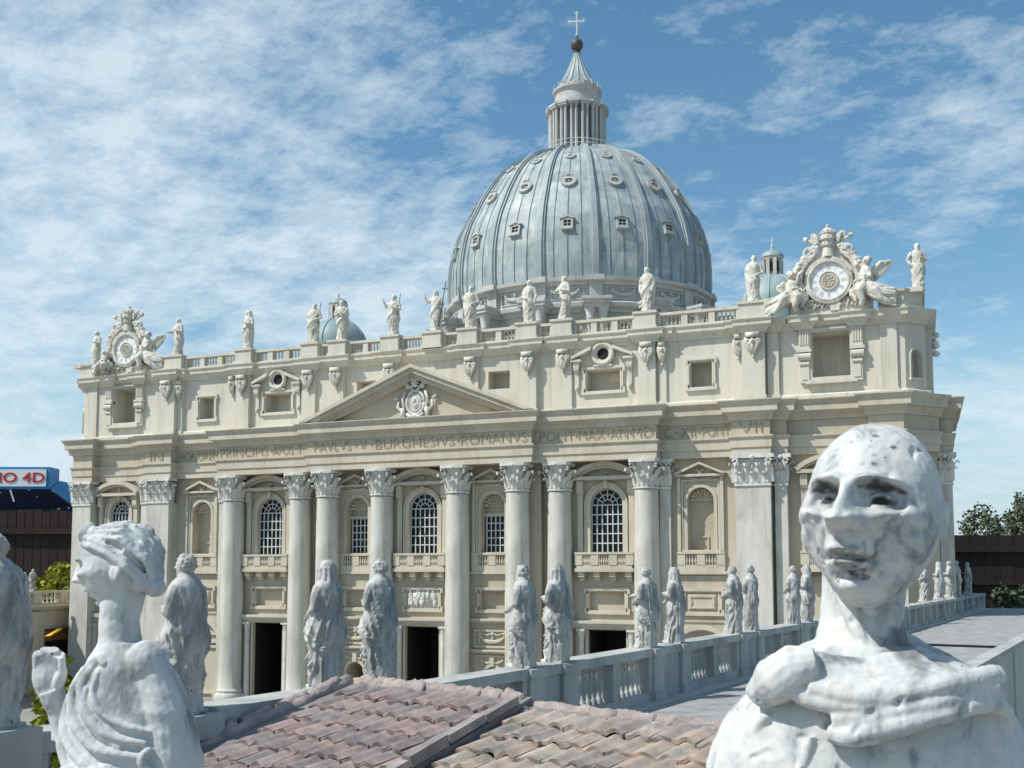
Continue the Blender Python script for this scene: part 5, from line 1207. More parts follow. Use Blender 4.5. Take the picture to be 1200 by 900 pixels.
# ------------------------------------------------------------------ left-hand wing across the square
LW = empty('terrace_wing', (-2.5, -.6, G))
tag(LW, 'far beige wing at the left edge with a parapet and an ochre doorway', 'building')
def lwp(y, o=0., z=0.): p = wp(y, o, z); return Vector((-p.x, p.y, p.z))
def lslab(mb, y0, y1, o0, o1, z0, z1): mb.add([tuple(lwp(y0,o0,z0)),tuple(lwp(y1,o0,z0)),tuple(lwp(y1,o1,z0)),tuple(lwp(y0,o1,z0)),tuple(lwp(y0,o0,z1)),tuple(lwp(y1,o0,z1)),tuple(lwp(y1,o1,z1)),tuple(lwp(y0,o1,z1))], [(0,1,2,3),(7,6,5,4),(0,4,5,1),(1,5,6,2),(2,6,7,3),(3,7,4,0)])
m = MB()
for y0, y1 in ((-1.6, -.62), (-.30, -.10), (.22, 1.2)): lslab(m, y0, y1, 0, .06, G, .455)
lslab(m, -.62, -.30, 0, .06, .33, .455); lslab(m, -.10, .22, 0, .06, .33, .455); lslab(m, -1.6, 1.2, .06, .5, G, .44)
B(m, 'wall', 'trim', LW)
m = MB()
for y0, y1 in ((-.62, -.30), (-.10, .22)): lslab(m, y0, y1, .035, .058, .02, .33)
B(m, 'ochre_recess', 'orange', LW)
m = MB()
for y0, y1 in ((-.56, -.36), (-.04, .16)): lslab(m, y0, y1, .028, .036, G, .25)
B(m, 'doorway', 'dark', LW)
m = MB(); lslab(m, -1.6, 1.2, -.03, .08, .455, .47); lslab(m, -1.6, 1.2, -.05, .08, .47, .484)
for y in (-.68, -.2, .3): lslab(m, y-.045, y+.045, -.018, .002, G, .44); lslab(m, y-.055, y+.055, -.026, .002, .41, .44)
lslab(m, -1.6, 1.2, -.008, .002, .345, .36); B(m, 'cornice', 'trim', LW)
m = MB(); lslab(m, -1.6, 1.2, -.022, .022, .555, .568); lslab(m, -1.6, 1.2, -.02, .02, .484, .495)
for y in (-.8, -.62, -.42, -.2, .05, .25): lslab(m, y-.035, y+.035, -.024, .024, .495, .556)
pp = B(m, 'parapet', 'trim', LW); m = MB()
for k in range(44): p = lwp(-1.2+.04*k); m.lathe([(.008, .495), (.005, .505), (.011, .52), (.005, .54), (.008, .556)], p.x, p.y, 7)
B(m, 'balusters', 'trim', pp)
for y, sd_, lab in ((-.335, 131, 'tiny white statue on the far left wing, nearer the photo edge'), (-.225, 137, 'tiny white statue on the far left wing, beside the yellow bush')):
    place(figure(.135, sd_, .0125, 'chest', 'waist', 'bare', False, 0), 'white_statue', 'statue', tuple(lwp(y, 0, .57)), math.pi/2, lab, group='tiny statues on the far left wing')
# ------------------------------------------------------------------ tiled pavilion roof in front
A0 = Vector((2.0403, -4.3009, .5892)); E1 = Vector((.534, -.167, 0)).normalized(); E2 = Vector((E1.y, -E1.x, 0))
if E2.y > 0: E2 = -E2
SLP = R(15); EV = E2*math.cos(SLP) - Vector((0, 0, math.sin(SLP))); EN = E1.cross(EV)
if EN.z < 0: EN = -EN
def rp_(u, v, n=0.): return A0 + E1*u + EV*v + EN*n
PV = empty('tiled_pavilion', (A0.x+.2, A0.y-.1, G))
tag(PV, 'low pavilion with a weathered pink and grey clay tiled roof in the foreground', 'building')
rt = random.Random(5)
def tiles(mb, u0, u1, v0, v1, base, pu=.0180, pv=.0270):
    nu = int((u1-u0)/pu); nv = int((v1-v0)/pv)
    for j in range(nv):
        for i in range(nu):
            ua = u0+i*pu + rt.uniform(-.0012, .0012); va = v0+j*pv + rt.uniform(-.002, .002) ; tilt = rt.uniform(-.0009, .0012)
            c = rt.random(); tint = (rt.uniform(.88, 1.08),)*3
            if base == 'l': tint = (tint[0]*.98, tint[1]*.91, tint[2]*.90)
            tint = (tint[0]*1.04, tint[1]*.97, tint[2]*.94) if c < .35 else ((tint[0]*.82, tint[1]*.83, tint[2]*.87) if c > .75 else tint)
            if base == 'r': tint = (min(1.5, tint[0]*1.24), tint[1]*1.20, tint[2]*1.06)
            ch = rt.uniform(0, .004); V = []; K = 8; skew = rt.uniform(-.0012, .0012)
            for b in range(2):
                v = va + b*(pv*1.12-ch*(rt.random())) ; lift = .0036*b + .0010
                for layer in (0, 1):
                    for k in range(K+1):
                        x = k/K
                        # a flat pan, then a roll that overlaps the next tile
                        hgt = .0034*(.5-.5*math.cos(2*math.pi*min(1, max(0, (x-.22)/.74))))**.8
                        jag = .0014*math.sin(9*x+i*2.1+j) if b else 0
                        V.append(tuple(rp_(ua + x*pu*1.04 + skew*b, v+jag, lift + hgt + tilt*b - .0032*layer)))
            n = K+1; F = []
            for k in range(K): F += [(k, k+1, 2*n+k+1, 2*n+k), (n+k+1, n+k, 3*n+k, 3*n+k+1), (2*n+k, 2*n+k+1, 3*n+k+1, 3*n+k), (k+1, k, n+k, n+k+1)]
            F += [(0, 2*n, 3*n, n), (K, n+K, 3*n+K, 2*n+K)]
            mb.add(V, F, tint)
US = .196
m = MB()
def rslab(mb, u0, u1, v0, v1, n0, n1): mb.add([tuple(rp_(u, v, n)) for n in (n0, n1) for u, v in ((u0,v0),(u1,v0),(u1,v1),(u0,v1))], [(0,1,2,3),(7,6,5,4),(0,4,5,1),(1,5,6,2),(2,6,7,3),(3,7,4,0)])
rslab(m, -.02, US, -.006, .40, -.012, -.001); rslab(m, US, .95, -.006, .42, -.022, -.007)
B(m, 'roof_bed', 'felt', PV)
def verge_u(v): return -.012 - .08*v
m = MB(); tiles(m, .012, US-.004, .012, .40, 'l'); B(m, 'roof_tiles', 'tile', PV, smooth=True, auto=38)
A_save = A0.copy(); A0 = A0 - EN*.007
m = MB(); tiles(m, US+.005, .95, .010, .40, 'r', .0185, .0275); B(m, 'roof_tiles', 'tile', PV, smooth=True, auto=38)
A0 = A_save
# cement on ridge, verge and the step between the two slopes
def lump(mb, pts, rad, seed, seg=12, sub=8):
    P = []; 
    for i in range(len(pts)-1):
        for k in range(sub): P.append(Vector(pts[i]).lerp(Vector(pts[i+1]), k/sub))
    P.append(Vector(pts[-1])); base = len(mb.v); mb.tube(P, [rad*(1+.25*noise.noise(p*70+Vector((seed, 0, 0)))) for p in P], seg)
    for i in range(base, len(mb.v)):
        p = Vector(mb.v[i]); d = noise.noise_vector(p*130+Vector((seed, 0, 0)))*rad*.3 + noise.noise_vector(p*340)*rad*.16; mb.v[i] = tuple(p+d)
m = MB(); lump(m, [rp_(-.01, -.004, -.004), rp_(.10, -.005, -.003), rp_(US-.01, -.004, -.006)], .0070, 1, sub=18)
for k in range(9): lump(m, [rp_(.004+.021*k, -.004, -.0015), rp_(.020+.021*k+rt.uniform(-.002, .004), -.004+rt.uniform(-.002, .002), -.004)], .0060+.0016*rt.random(), 3+k, sub=6)
B(m, 'ridge_mortar', 'mortar', PV, smooth=True)
m = MB(); lump(m, [rp_(-.012, 0, 0), rp_(-.018, .1, -.002), rp_(-.03, .22, -.002), rp_(-.04, .4, -.002)], .0066, 11, sub=12)
for k in range(9): lump(m, [rp_(-.013-.004*k, .012+.036*k, .003), rp_(-.016-.004*k, .040+.036*k, .001)], .0060, 20+k, sub=6)
B(m, 'verge_mortar', 'mortar', PV, smooth=True)
m = MB(); lump(m, [rp_(US+.005, -.006, -.010), rp_(.35, -.004, -.013), rp_(.6, -.004, -.013), rp_(.93, -.004, -.013)], .0070, 31, sub=34)
for k in range(18): lump(m, [rp_(US+.012+.038*k, -.003, -.009), rp_(US+.040+.038*k+rt.uniform(-.004, .006), -.003+rt.uniform(-.003, .003), -.0115)], .0052+.0022*rt.random(), 40+k, sub=7)
for k in range(40):
    u = US+.03+.7*rt.random(); c = rp_(u, .004+.014*rt.random(), -.008); m.ell(tuple(c), (.005*rt.uniform(.4, 1.5), .0045, .0022), 8, 6)
B(m, 'ridge_mortar', 'mortar', PV, smooth=True)
m = MB()
for k in range(9):
    v = .012+.042*k; n0 = len(m.f); rslab(m, US-.007, US+.001, v, v+.040, .000+.0008*(k % 2), .0065+.001*(k % 3)); m.t.extend([(rt.uniform(.75, 1.1),)*3]*(len(m.f)-n0))
B(m, 'step_capping', 'tile', PV, bevel=.002)
m = MB()
lump(m, [rp_(US-.004, .002, -.010), rp_(US+.012, .02, -.014)], .008, 90, sub=8); B(m, 'step_mortar', 'felt', PV, smooth=True)
m = MB()
for (u0, u1) in ((-.0, .94),):
    pts = [rp_(u0, .012, -.03), rp_(u1, .012, -.03), rp_(u1, .37, -.03), rp_(u0, .37, -.03)]
    m.add([tuple(p) for p in pts] + [(p.x, p.y, G) for p in pts], [(0,1,2,3),(0,4,5,1),(1,5,6,2),(2,6,7,3),(3,7,4,0)])
B(m, 'wall', 'plaster', PV)

# ------------------------------------------------------------------ the two close statues and the parapet that carries them
PITCH = 7.9335e-2
def sight(px, py, d):
    f = 1219.5; Fv = FY*math.cos(PITCH)+Vector((0, 0, math.sin(PITCH))); Uv = Vector((0, 0, math.cos(PITCH)))-FY*math.sin(PITCH)
    return CAM + (Fv + RX*((px-600)/f) - Uv*((py-450-122.65)/f))*d
P1, P2 = Vector((2.357, -4.957, 0)), Vector((2.515, -5.0105, 0)); pd_ = (P2-P1).normalized(); pn = Vector((pd_.y, -pd_.x, 0))
FB = empty('front_parapet', (P2.x, P2.y, G)); tag(FB, 'grey stone parapet carrying the close monk and the turned bust', 'parapet')
m = MB()
def fslab(mb, s0, s1, o0, o1, z0, z1): mb.add([tuple(P1+pd_*s_+pn*o+Vector((0, 0, z))) for z in (z0, z1) for s_, o in ((s0,o0),(s1,o0),(s1,o1),(s0,o1))], [(0,3,2,1),(4,5,6,7),(0,1,5,4),(1,2,6,5),(2,3,7,6),(3,0,4,7)])
fslab(m, -.30, .55, -.02, .02, .555, .566); fslab(m, -.30, .55, -.02, .02, .42, .50); fslab(m, -.30, .55, -.015, .015, G, .42)
for s_ in (0, .167): fslab(m, s_-.034, s_+.034, -.032, .032, .50, .5685)
for s_ in (-.26, .34, .5): fslab(m, s_-.02, s_+.02, -.018, .018, .50, .555)
B(m, 'wall', 'railstone', FB); m = MB()
for k in range(34):
    s_ = -.22+.0225*k
    if min(abs(s_-q) for q in (0, .167)) < .042: continue
    p = P1+pd_*s_; m.lathe([(.0055, .50), (.0032, .507), (.0068, .519), (.003, .54), (.005, .545), (.0055, .555)], p.x, p.y, 8)
B(m, 'balusters', 'railstone', FB)

def gs(x, z, x0, z0, sx, sz): return math.exp(-((x-x0)/sx)**2-((z-z0)/sz)**2)
def sculpt_head(mb, T, s, gaunt=1., female=False, sub=6, gain=1., wide=.72, ear=1.):
    """a modelled head, half height 1 before scaling, facing -y"""
    bm = bmesh.new(); bmesh.ops.create_icosphere(bm, subdivisions=sub, radius=1.0)
    for v in bm.verts:
        n_ = v.co.normalized(); x, y, z = n_.x*wide, n_.y*.90, n_.z*1.0
        low = max(0., (-.05-z)/.95); low = low*low*(3-2*low)
        x *= 1-(.36 if female else .22)*low; 
        if y > 0: y *= 1-.42*low
        else: y *= 1-.06*low
        if y < 0:
            f = min(1., -n_.y/.45); ax = abs(x)
            x *= 1-.05*gs(0, z, 0, .12, 1, .2)*f
            d = 0.
            arch = .235-.55*(ax-.30)**2                      # brow line, arched
            d += .095*math.exp(-((z-arch)/.050)**2)*math.exp(-((ax-.30)/.23)**4)
            d += .02*gs(x, z, 0, .2, .12, .1)
            k = math.exp(-((ax-.30)/.20)**4)*math.exp(-((z-.045)/.125)**4); d -= .185*k
            r2 = ((ax-.295)/.125)**2+((z-.035)/.098)**2
            if r2 < 1: d += .095*math.sqrt(1-r2)            # the eyeball
            lid = .035+.062*(1-min(1., ((ax-.295)/.15)**2)); d += .036*math.exp(-((z-lid)/.018)**2)*math.exp(-((ax-.295)/.135)**4)
            lid2 = .005-.045*(1-min(1., ((ax-.295)/.15)**2)); d += .024*math.exp(-((z-lid2)/.018)**2)*math.exp(-((ax-.295)/.135)**4)
            d -= .045*gs(ax, z, .285, .028, .058, .034)
            d -= .03*gs(ax, z, .26, -.115, .12, .03)
            # nose
            t = (.17-z)/.46
            if -.2 < t < 1.35:
                ht = .06+.27*max(0, min(1, t)); w_ = .075+.075*max(0, min(1, t))
                fall = 1. if t < .95 else math.exp(-((t-.95)/.11)**2)
                rise = 1/(1+math.exp(-(t+.02)*22))
                d += ht*fall*rise*math.exp(-(x/w_)**2)
                d += .12*gs(ax, z, .135, -.235, .055, .06)
            d -= .06*gs(ax, z, .085, -.335, .045, .03)
            d += (.065+.012*gaunt)*gs(ax, z, .40, -.12, .16, .10) 
            d -= .09*gaunt*gs(ax, z, .41, -.42, .12, .19)
            d -= .05*gaunt*gs(ax, z, .25+.25*(-.36-z), -.43, .035, .15)
            d += .05*gs(x, z, 0, -.50, .26, .12)
            d += .080*gs(ax, z, .07, -.505, .12, .042)
            d += .090*gs(x, z, 0, -.635, .16, .045)
            d -= .11*gs(x, z, 0, -.570, .22, .020)
            d -= .05*gs(ax, z, .25, -.575, .04, .05)
            d -= .07*gs(x, z, 0, -.735, .17, .045)
            d += .13*gs(x, z, 0, -.88, .24, .11)
            d -= .02*gs(x, z, 0, -.43, .03, .05)
            y -= d*f*gain
            x += math.copysign(.05*gs(ax, z, .5, -.12, .2, .15)-.085*gaunt*gs(ax, z, .5, -.40, .2, .2), x)*f
        if not female: 
            q = noise.noise(Vector((x, y, z))*2.2+Vector((4, 1, 2))); x += .03*q; y += .02*q
        v.co = (x, y, z)
    V = [tuple(T @ (v.co*s)) for v in bm.verts]; F = [tuple(v.index for v in f.verts) for f in bm.faces]; bm.free(); mb.add(V, F)
    sv = mb.M; mb.M = T if sv is None else sv @ T
    for q in (() if female else (-1, 1)):
        mb.ell((q*(wide-.02)*s, .10*s, -.02*s), (.05*s, .15*s*ear, .22*s*ear), 12, 9)
        mb.tube([(q*s*(wide+.01*ear+.03*ear*math.sin(a*.5)), s*(.11+.14*ear*math.cos(a)), s*(.0+.23*ear*math.sin(a))) for a in np.linspace(-1.2, 3.6, 15)], .042*s*ear, 7)
        mb.ell((q*wide*s, .05*s, -.21*s*ear), (.05*s, .07*s, .07*s), 8, 6)
    mb.M = sv
def loft_rings(mb, rings, cols=72, fold=0., nf=11, seed=0):
    """rings: (z, cx, cy, rx, ry, fold amplitude)"""
    zs = [r[0] for r in rings]; n = 90; V = []
    for j in range(n+1):
        z = zs[0]+(zs[-1]-zs[0])*j/n; g = [float(np.interp(-z if zs[0] > zs[-1] else z, [-q if zs[0] > zs[-1] else q for q in zs], [r[i] for r in rings])) for i in range(1, 6)]
        for k in range(cols):
            a = 2*math.pi*k/cols; q = noise.noise(Vector((math.cos(a)*1.2+seed, math.sin(a)*1.2, z*.5)))
            f = g[4]*(1-2*abs(math.sin(nf*a*.5+z*.9+3*q))**.7+.3)
            V.append((g[0]+g[2]*(1+f)*math.sin(a), g[1]-g[3]*(1+f)*math.cos(a), z))
    F = [(j*cols+k, (j+1)*cols+k, (j+1)*cols+(k+1) % cols, j*cols+(k+1) % cols) for j in range(n) for k in range(cols)]
    F += [tuple(range(cols)), tuple(range(n*cols+cols-1, n*cols-1, -1))]
    mb.add(V, F)

# --- the monk: unit = .01025 m, origin at the middle of his head
UM = .01025
MONK_T = Matrix.Translation((.02, .10, -.04)) @ Matrix.Rotation(R(-36), 4, 'Z') @ Matrix.Rotation(R(-9), 4, 'X') @ Matrix.Rotation(R(3), 4, 'Y') @ Matrix.Diagonal((1, 1, 1.045, 1))
def monk():
    mb = MB()
    T = MONK_T
    sculpt_head(mb, T, 1.05, 1.0, False, 7, 1.5, .75, .8)
    # neck with two cords
    mb.tube([(.12, .55, -.30), (.06, .64, -.9), (-.01, .58, -1.35), (-.03, .42, -1.9)], [.56, .50, .49, .66], 24)
    for q, x in ((-1, -.30), (1, .22)): mb.tube([(x*1.5+.05, .35, -.6), (x*1.0+.02, .15, -1.15), (x*.45, -.02, -1.68)], [.10, .11, .10], 10)
    mb.ell((.36, .62, -1.78), (.5, .4, .26), 14, 10)
    mb.ell((-.03, .10, -1.12), (.12, .12, .13), 10, 8)
    # body
    loft_rings(mb, [(-1.55, 0, .35, .62, .60, 0), (-1.75, .02, .36, .92, .74, 0), (-2.0, .02, .38, 1.30, .88, .01), (-2.35, 0, .38, 1.66, .98, .008), (-2.8, -.02, .38, 1.85, 1.05, .014), (-3.4, 0, .38, 1.98, 1.12, .03), (-5, 0, .38, 1.9, 1.15, .06), (-8, 0, .38, 1.75, 1.1, .07), (-12.2, 0, .38, 1.85, 1.25, .08), (-12.42, 0, .38, 1.85, 1.25, .08)], nf=13, seed=2)
    # cowl: rolls of cloth round the neck, gathered in a knot on his right shoulder
    def ring(x, out, z0=0.): return -(.02+out)*1.0*math.sqrt(max(.02, 1-((x-.02)/1.55)**2)) + .30
    def roll(P, rad, outs, n=28):
        P = [Vector((x, ring(x, o), z)) for (x, z), o in zip(P, outs)]; C = []
        for i in range(n+1):
            t = i/n*(len(P)-1); k = min(int(t), len(P)-2); u = t-k
            p0, p1, p2, p3 = P[max(k-1, 0)], P[k], P[k+1], P[min(k+2, len(P)-1)]
            C.append(.5*((2*p1)+(p2-p0)*u+(2*p0-5*p1+4*p2-p3)*u*u+(3*p1-p0-3*p2+p3)*u**3))
        rr = [float(np.interp(i/n*(len(P)-1), range(len(P)), rad)) for i in range(n+1)]
        mb.tube(C, rr, 12)
    roll([(-1.05, -2.02), (-.80, -2.13), (-.25, -2.15), (.35, -2.02), (.90, -1.86), (1.20, -1.86)], [.13, .115, .10, .10, .11, .12], [.98, 1.02, 1.07, 1.07, 1.02, .95])
    roll([(-.80, -2.46), (-.55, -2.47), (-.1, -2.34), (.40, -2.23), (.95, -2.14), (1.35, -2.28)], [.09, .13, .12, .11, .11, .10], [1.06, 1.10, 1.15, 1.13, 1.06, .98])
    # the cloth between the two edges and up to the neck
    for k in range(7):
        t = k/6; roll([(-.95+.1*t, -1.98+.30*t), (-.40, -2.06+.28*t), (.15, -1.98+.28*t), (.62, -1.90+.15*t), (1.05-.30*t, -1.93+.12*t)], [.12]*5, [1.02-.34*t, 1.06-.36*t, 1.08-.38*t, 1.06-.36*t, .98-.32*t])
    for k in range(4):
        t = k/3; roll([(-.75, -2.30-.08*t), (-.1, -2.20-.10*t), (.45, -2.08-.10*t), (1.1, -1.96-.10*t)], [.09]*4, [1.06, 1.12, 1.12, 1.06])
    mb.tube([(.42, .60, -1.52), (.80, .40, -1.75), (1.10, .15, -1.98), (1.34, .1, -2.2), (1.45, .2, -2.5)], [.13, .15, .17, .17, .12], 14)
    mb.tube([(-.50, .62, -1.66), (-.90, .35, -1.84), (-1.20, .1, -2.02)], [.16, .19, .20], 14)
    mb.tube([(-.86, -.50, -1.70), (-1.08, -.42, -1.74), (-1.28, -.28, -1.93), (-1.44, -.1, -2.14)], [.17, .25, .27, .17], 14)
    # folds down the chest
    for x0, z0, x1, z1, r_ in ((-1.35, -2.3, -1.75, -3.4, .10), (-.95, -2.5, -1.2, -3.7, .07), (1.36, -2.35, 1.70, -3.5, .10)):
        mb.tube([(x0, ring(x0, .95)-.05, z0), ((x0+x1)/2-.05, ring((x0+x1)/2, 1.05)-.02, (z0+z1)/2), (x1, .38-1.1*math.sqrt(max(0, 1-(x1/2.0)**2)), z1)], [r_*.7, r_, r_*.5], 10)
    return remesh(mb, .021, 0, seed=3, smooth_it=1)
me = monk()
for v, n_ in zip(me.vertices, [v.normal.copy() for v in me.vertices]):
    p = v.co; k = noise.noise(p*1.7)*.022 + noise.noise(p*4.5+Vector((7, 0, 0)))*.013 + noise.noise(p*11)*.007
    pit = noise.noise(p*5.2+Vector((1, 5, 2))); k -= .06*max(0, pit-.48)*3
    v.co = p + n_*k
# darker tints: irises, arcs in the brow creases, one cheek; flaked paint round the mouth and on the skull, a soiled patch on the neck
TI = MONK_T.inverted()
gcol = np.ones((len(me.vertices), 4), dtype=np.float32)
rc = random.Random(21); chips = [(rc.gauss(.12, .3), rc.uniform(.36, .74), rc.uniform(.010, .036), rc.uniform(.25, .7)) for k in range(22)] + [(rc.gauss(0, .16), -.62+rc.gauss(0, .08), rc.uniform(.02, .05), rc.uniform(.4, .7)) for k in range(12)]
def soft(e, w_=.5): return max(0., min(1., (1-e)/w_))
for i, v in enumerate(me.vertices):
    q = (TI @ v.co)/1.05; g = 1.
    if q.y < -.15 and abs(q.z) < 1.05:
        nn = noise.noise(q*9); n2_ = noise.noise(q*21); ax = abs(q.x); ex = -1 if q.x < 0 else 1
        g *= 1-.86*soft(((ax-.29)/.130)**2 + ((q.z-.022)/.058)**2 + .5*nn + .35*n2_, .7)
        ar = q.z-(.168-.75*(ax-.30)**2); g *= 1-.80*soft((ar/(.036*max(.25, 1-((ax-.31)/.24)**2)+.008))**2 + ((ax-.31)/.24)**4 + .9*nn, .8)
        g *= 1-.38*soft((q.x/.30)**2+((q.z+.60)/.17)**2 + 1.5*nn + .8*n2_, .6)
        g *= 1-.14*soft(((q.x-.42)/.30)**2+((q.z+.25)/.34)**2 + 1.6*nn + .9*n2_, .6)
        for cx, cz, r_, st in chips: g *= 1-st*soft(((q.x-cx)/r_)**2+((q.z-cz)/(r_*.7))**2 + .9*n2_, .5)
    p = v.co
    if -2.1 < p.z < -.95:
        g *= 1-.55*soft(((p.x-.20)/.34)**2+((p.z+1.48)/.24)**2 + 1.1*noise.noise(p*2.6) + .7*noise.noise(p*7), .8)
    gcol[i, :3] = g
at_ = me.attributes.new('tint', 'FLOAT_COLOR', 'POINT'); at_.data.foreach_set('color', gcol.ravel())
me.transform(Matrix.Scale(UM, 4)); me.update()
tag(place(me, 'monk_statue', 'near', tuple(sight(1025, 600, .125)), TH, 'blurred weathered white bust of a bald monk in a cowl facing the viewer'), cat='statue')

# --- the bust turned away: unit = .0191 m, origin in her head
UB = .0191
def turned():
    mb = MB(); X = lambda px: (px-140)/100; Z = lambda py: (660-py)/100
    T = Matrix.Translation((X(137), .0, Z(663))) @ Matrix.Rotation(R(-100), 4, 'Z') @ Matrix.Rotation(R(6), 4, 'X')
    sculpt_head(mb, T, .50, .25, True, 6)
    # hair: a rolled cap with a fillet, knot in front and bun behind
    rn = random.Random(12)
    mb.ell((X(152), .02, Z(648)), (.37, .345, .335), 22, 14)
    for k in range(13):
        a = -.9+3.6*k/12
        mb.tube([(X(118)+.02*math.sin(k), .30*math.cos(a)*.9, Z(640)+.22*math.sin(a)), (X(150), .385*math.cos(a), Z(648)+.36*math.sin(a)), (X(180), .33*math.cos(a), Z(668)+.26*math.sin(a)), (X(186), .1*math.cos(a), Z(690)+.06*math.sin(a))], [.030, .040, .038, .03], 7)
    for k in range(90):                                  # waves of hair over the cap
        d = Vector((rn.gauss(0, 1), rn.gauss(0, 1), rn.gauss(0, 1))).normalized()
        if d.z < -.35 or (d.x < -.55 and d.z < .25): continue
        c = Vector((X(152)+.37*d.x, .02+.345*d.y, Z(648)+.335*d.z)); t = d.cross(Vector((.3, 1, .2))).normalized()
        mb.tube([c-t*.07, c-t*.02+d*.018, c+t*.03+d*.012, c+t*.075], [.012, .026, .024, .010], 6)
    for (x, y, z, r_) in ((100, -.05, 628, .085), (108, -.1, 622, .09), (104, .06, 634, .08), (116, -.16, 627, .08)): mb.ell((X(x), y, Z(z)), (r_*.8, r_, r_*1.15), 12, 9)
    mb.tube([(X(99), -.06, Z(620)), (X(101), -.1, Z(632)), (X(106), -.1, Z(642))], [.03, .045, .035], 8)
    P = [(X(102), -.14, Z(638)), (X(118), -.32, Z(641)), (X(138), -.385, Z(648)), (X(160), -.37, Z(664)), (X(178), -.25, Z(684))]
    mb.tube(P, [.028, .038, .04, .042, .04], 9); mb.tube([(x, y+.02, z+.075) for x, y, z in P], [.02, .03, .034, .034, .03], 9)
    mb.tube([(x, -y, z) for x, y, z in P], .05, 9)
    mb.ell((X(184), -.04, Z(688)), (.13, .16, .12), 14, 10); mb.ell((X(172), -.2, Z(684)), (.12, .12, .09), 10, 8)
    mb.ell((X(148), -.345, Z(672)), (.055, .05, .10), 12, 9); mb.tube([(X(152), -.36, Z(663)), (X(154), -.385, Z(670)), (X(150), -.38, Z(680))], [.025, .03, .022], 7)                          # lobe of the ear under the fillet
    # neck, shoulders, back
    mb.tube([(X(146), .02, Z(690)), (X(141), .02, Z(725)), (X(143), .02, Z(755)), (X(148), .03, Z(785))], [.25, .225, .25, .36], 22)
    loft_rings(mb, [(Z(752), X(146), .03, .28, .27, 0), (Z(768), X(150), .04, .42, .36, 0), (Z(785), X(153), .05, .53, .42, 0), (Z(815), X(154), .06, .67, .47, .0), (Z(850), X(158), .07, .76, .50, .015), (Z(900), X(162), .08, .80, .54, .03), (Z(1000), X(160), .08, .80, .58, .05), (Z(1296), X(158), .08, .82, .62, .06)], nf=11, seed=5)
    mb.ell((X(181), -.16, Z(775)), (.25, .26, .27), 16, 11); mb.tube([(X(183), -.16, Z(775)), (X(205), -.20, Z(830)), (X(214), -.16, Z(905)), (X(200), -.2, Z(980))], [.22, .24, .22, .18], 16)
    mb.tube([(X(112), .18, Z(790)), (X(98), .2, Z(815))], [.2, .22], 14)
    # mantle: long folds from her left shoulder across the back
    def srf(px, py, o=0.): 
        c = float(np.interp(py, [752, 768, 785, 815, 850, 900], [146, 150, 153, 154, 158, 162])); rx = float(np.interp(py, [752, 768, 785, 815, 850, 900], [.28, .42, .53, .67, .76, .80])); ry = float(np.interp(py, [752, 768, 785, 815, 850, 900], [.27, .36, .42, .47, .50, .54]))
        u = max(-.97, min(.97, (px-c)/100/rx)); return (X(px), .06-ry*math.sqrt(1-u*u)-o, Z(py))
    for pts, r_ in (([(128, 772), (112, 800), (122, 830), (150, 852), (192, 862)], .055), ([(112, 785), (100, 812), (108, 842), (140, 868), (190, 876)], .06), ([(100, 800), (88, 830), (96, 860), (128, 886), (180, 896)], .06), ([(134, 780), (128, 806), (142, 828), (168, 842), (198, 850)], .035), ([(92, 812), (84, 845), (90, 880), (110, 905)], .06), ([(120, 800), (118, 826), (135, 850), (165, 866)], .03), ([(140, 775), (128, 769), (108, 790), (92, 810)], .05), ([(196, 866), (188, 880), (200, 900)], .05)):
        Q = [Vector(srf(x, y, .01)) for x, y in pts]; C = []
        for i in range(25):
            t = i/24*(len(Q)-1); k = min(int(t), len(Q)-2); u = t-k; p0, p1, p2, p3 = Q[max(k-1, 0)], Q[k], Q[k+1], Q[min(k+2, len(Q)-1)]
            C.append(.5*((2*p1)+(p2-p0)*u+(2*p0-5*p1+4*p2-p3)*u*u+(3*p1-p0-3*p2+p3)*u**3))
        mb.tube(C, [r_*(.55+.6*math.sin(math.pi*(.1+.8*i/24))) for i in range(25)], 10)
    for k in range(9):
        a = k*.7; mb.ell((X(105+11*k), -.40-.05*math.sin(a), Z(893+4*math.sin(a*1.7))), (.13, .12, .08), 10, 8)
    # raised left forearm and open hand, in front of her
    mb.tube([(X(112), .22, Z(850)), (X(88), .26, Z(872)), (X(66), .30, Z(866))], [.19, .16, .125], 12)
    mb.tube([(X(66), .30, Z(868)), (X(60), .31, Z(838)), (X(52), .31, Z(812))], [.11, .115, .16], 12)
    mb.ell((X(47), .31, Z(792)), (.19, .11, .33), 16, 11)
    for k, (fx, ln) in enumerate(((-.115, .17), (-.045, .22), (.035, .21), (.105, .15))):
        o = Vector((X(48)+fx, .31, Z(782))); mb.tube([o, o+Vector((.012, -.02, ln*.55)), o+Vector((.03, -.055, ln*.98))], [.088, .088, .075], 10)
    mb.tube([(X(60), .27, Z(806)), (X(69), .20, Z(788)), (X(68), .17, Z(770))], [.07, .06, .042], 9)
    return remesh(mb, .0155, 0, seed=5, smooth_it=1)
me = turned()
for v, n_ in zip(me.vertices, [v.normal.copy() for v in me.vertices]):
    p = v.co; k = noise.noise(p*2.6)*.018 + noise.noise(p*7+Vector((7, 0, 0)))*.010 + noise.noise(p*17)*.004
    v.co = p + n_*k
me.transform(Matrix.Scale(UB, 4)); me.update()
M['near2'] = material('weathered_white_paint_cool', [(.29, (.13, .14, .145)), (.40, (.28, .295, .295)), (.49, (.48, .50, .50)), (.62, (.59, .60, .585)), (.8, (.46, .46, .41))], 80, streak=.5, bump=.5, bscale=900, bdist=.0003, pits=(380, .735, (.15, .16, .165)), distort=.3)
BU = place(me, 'turned_bust', 'near2', tuple(sight(140, 660, .233)), TH, 'close white statue with banded hair turned away to the left, raising one hand')
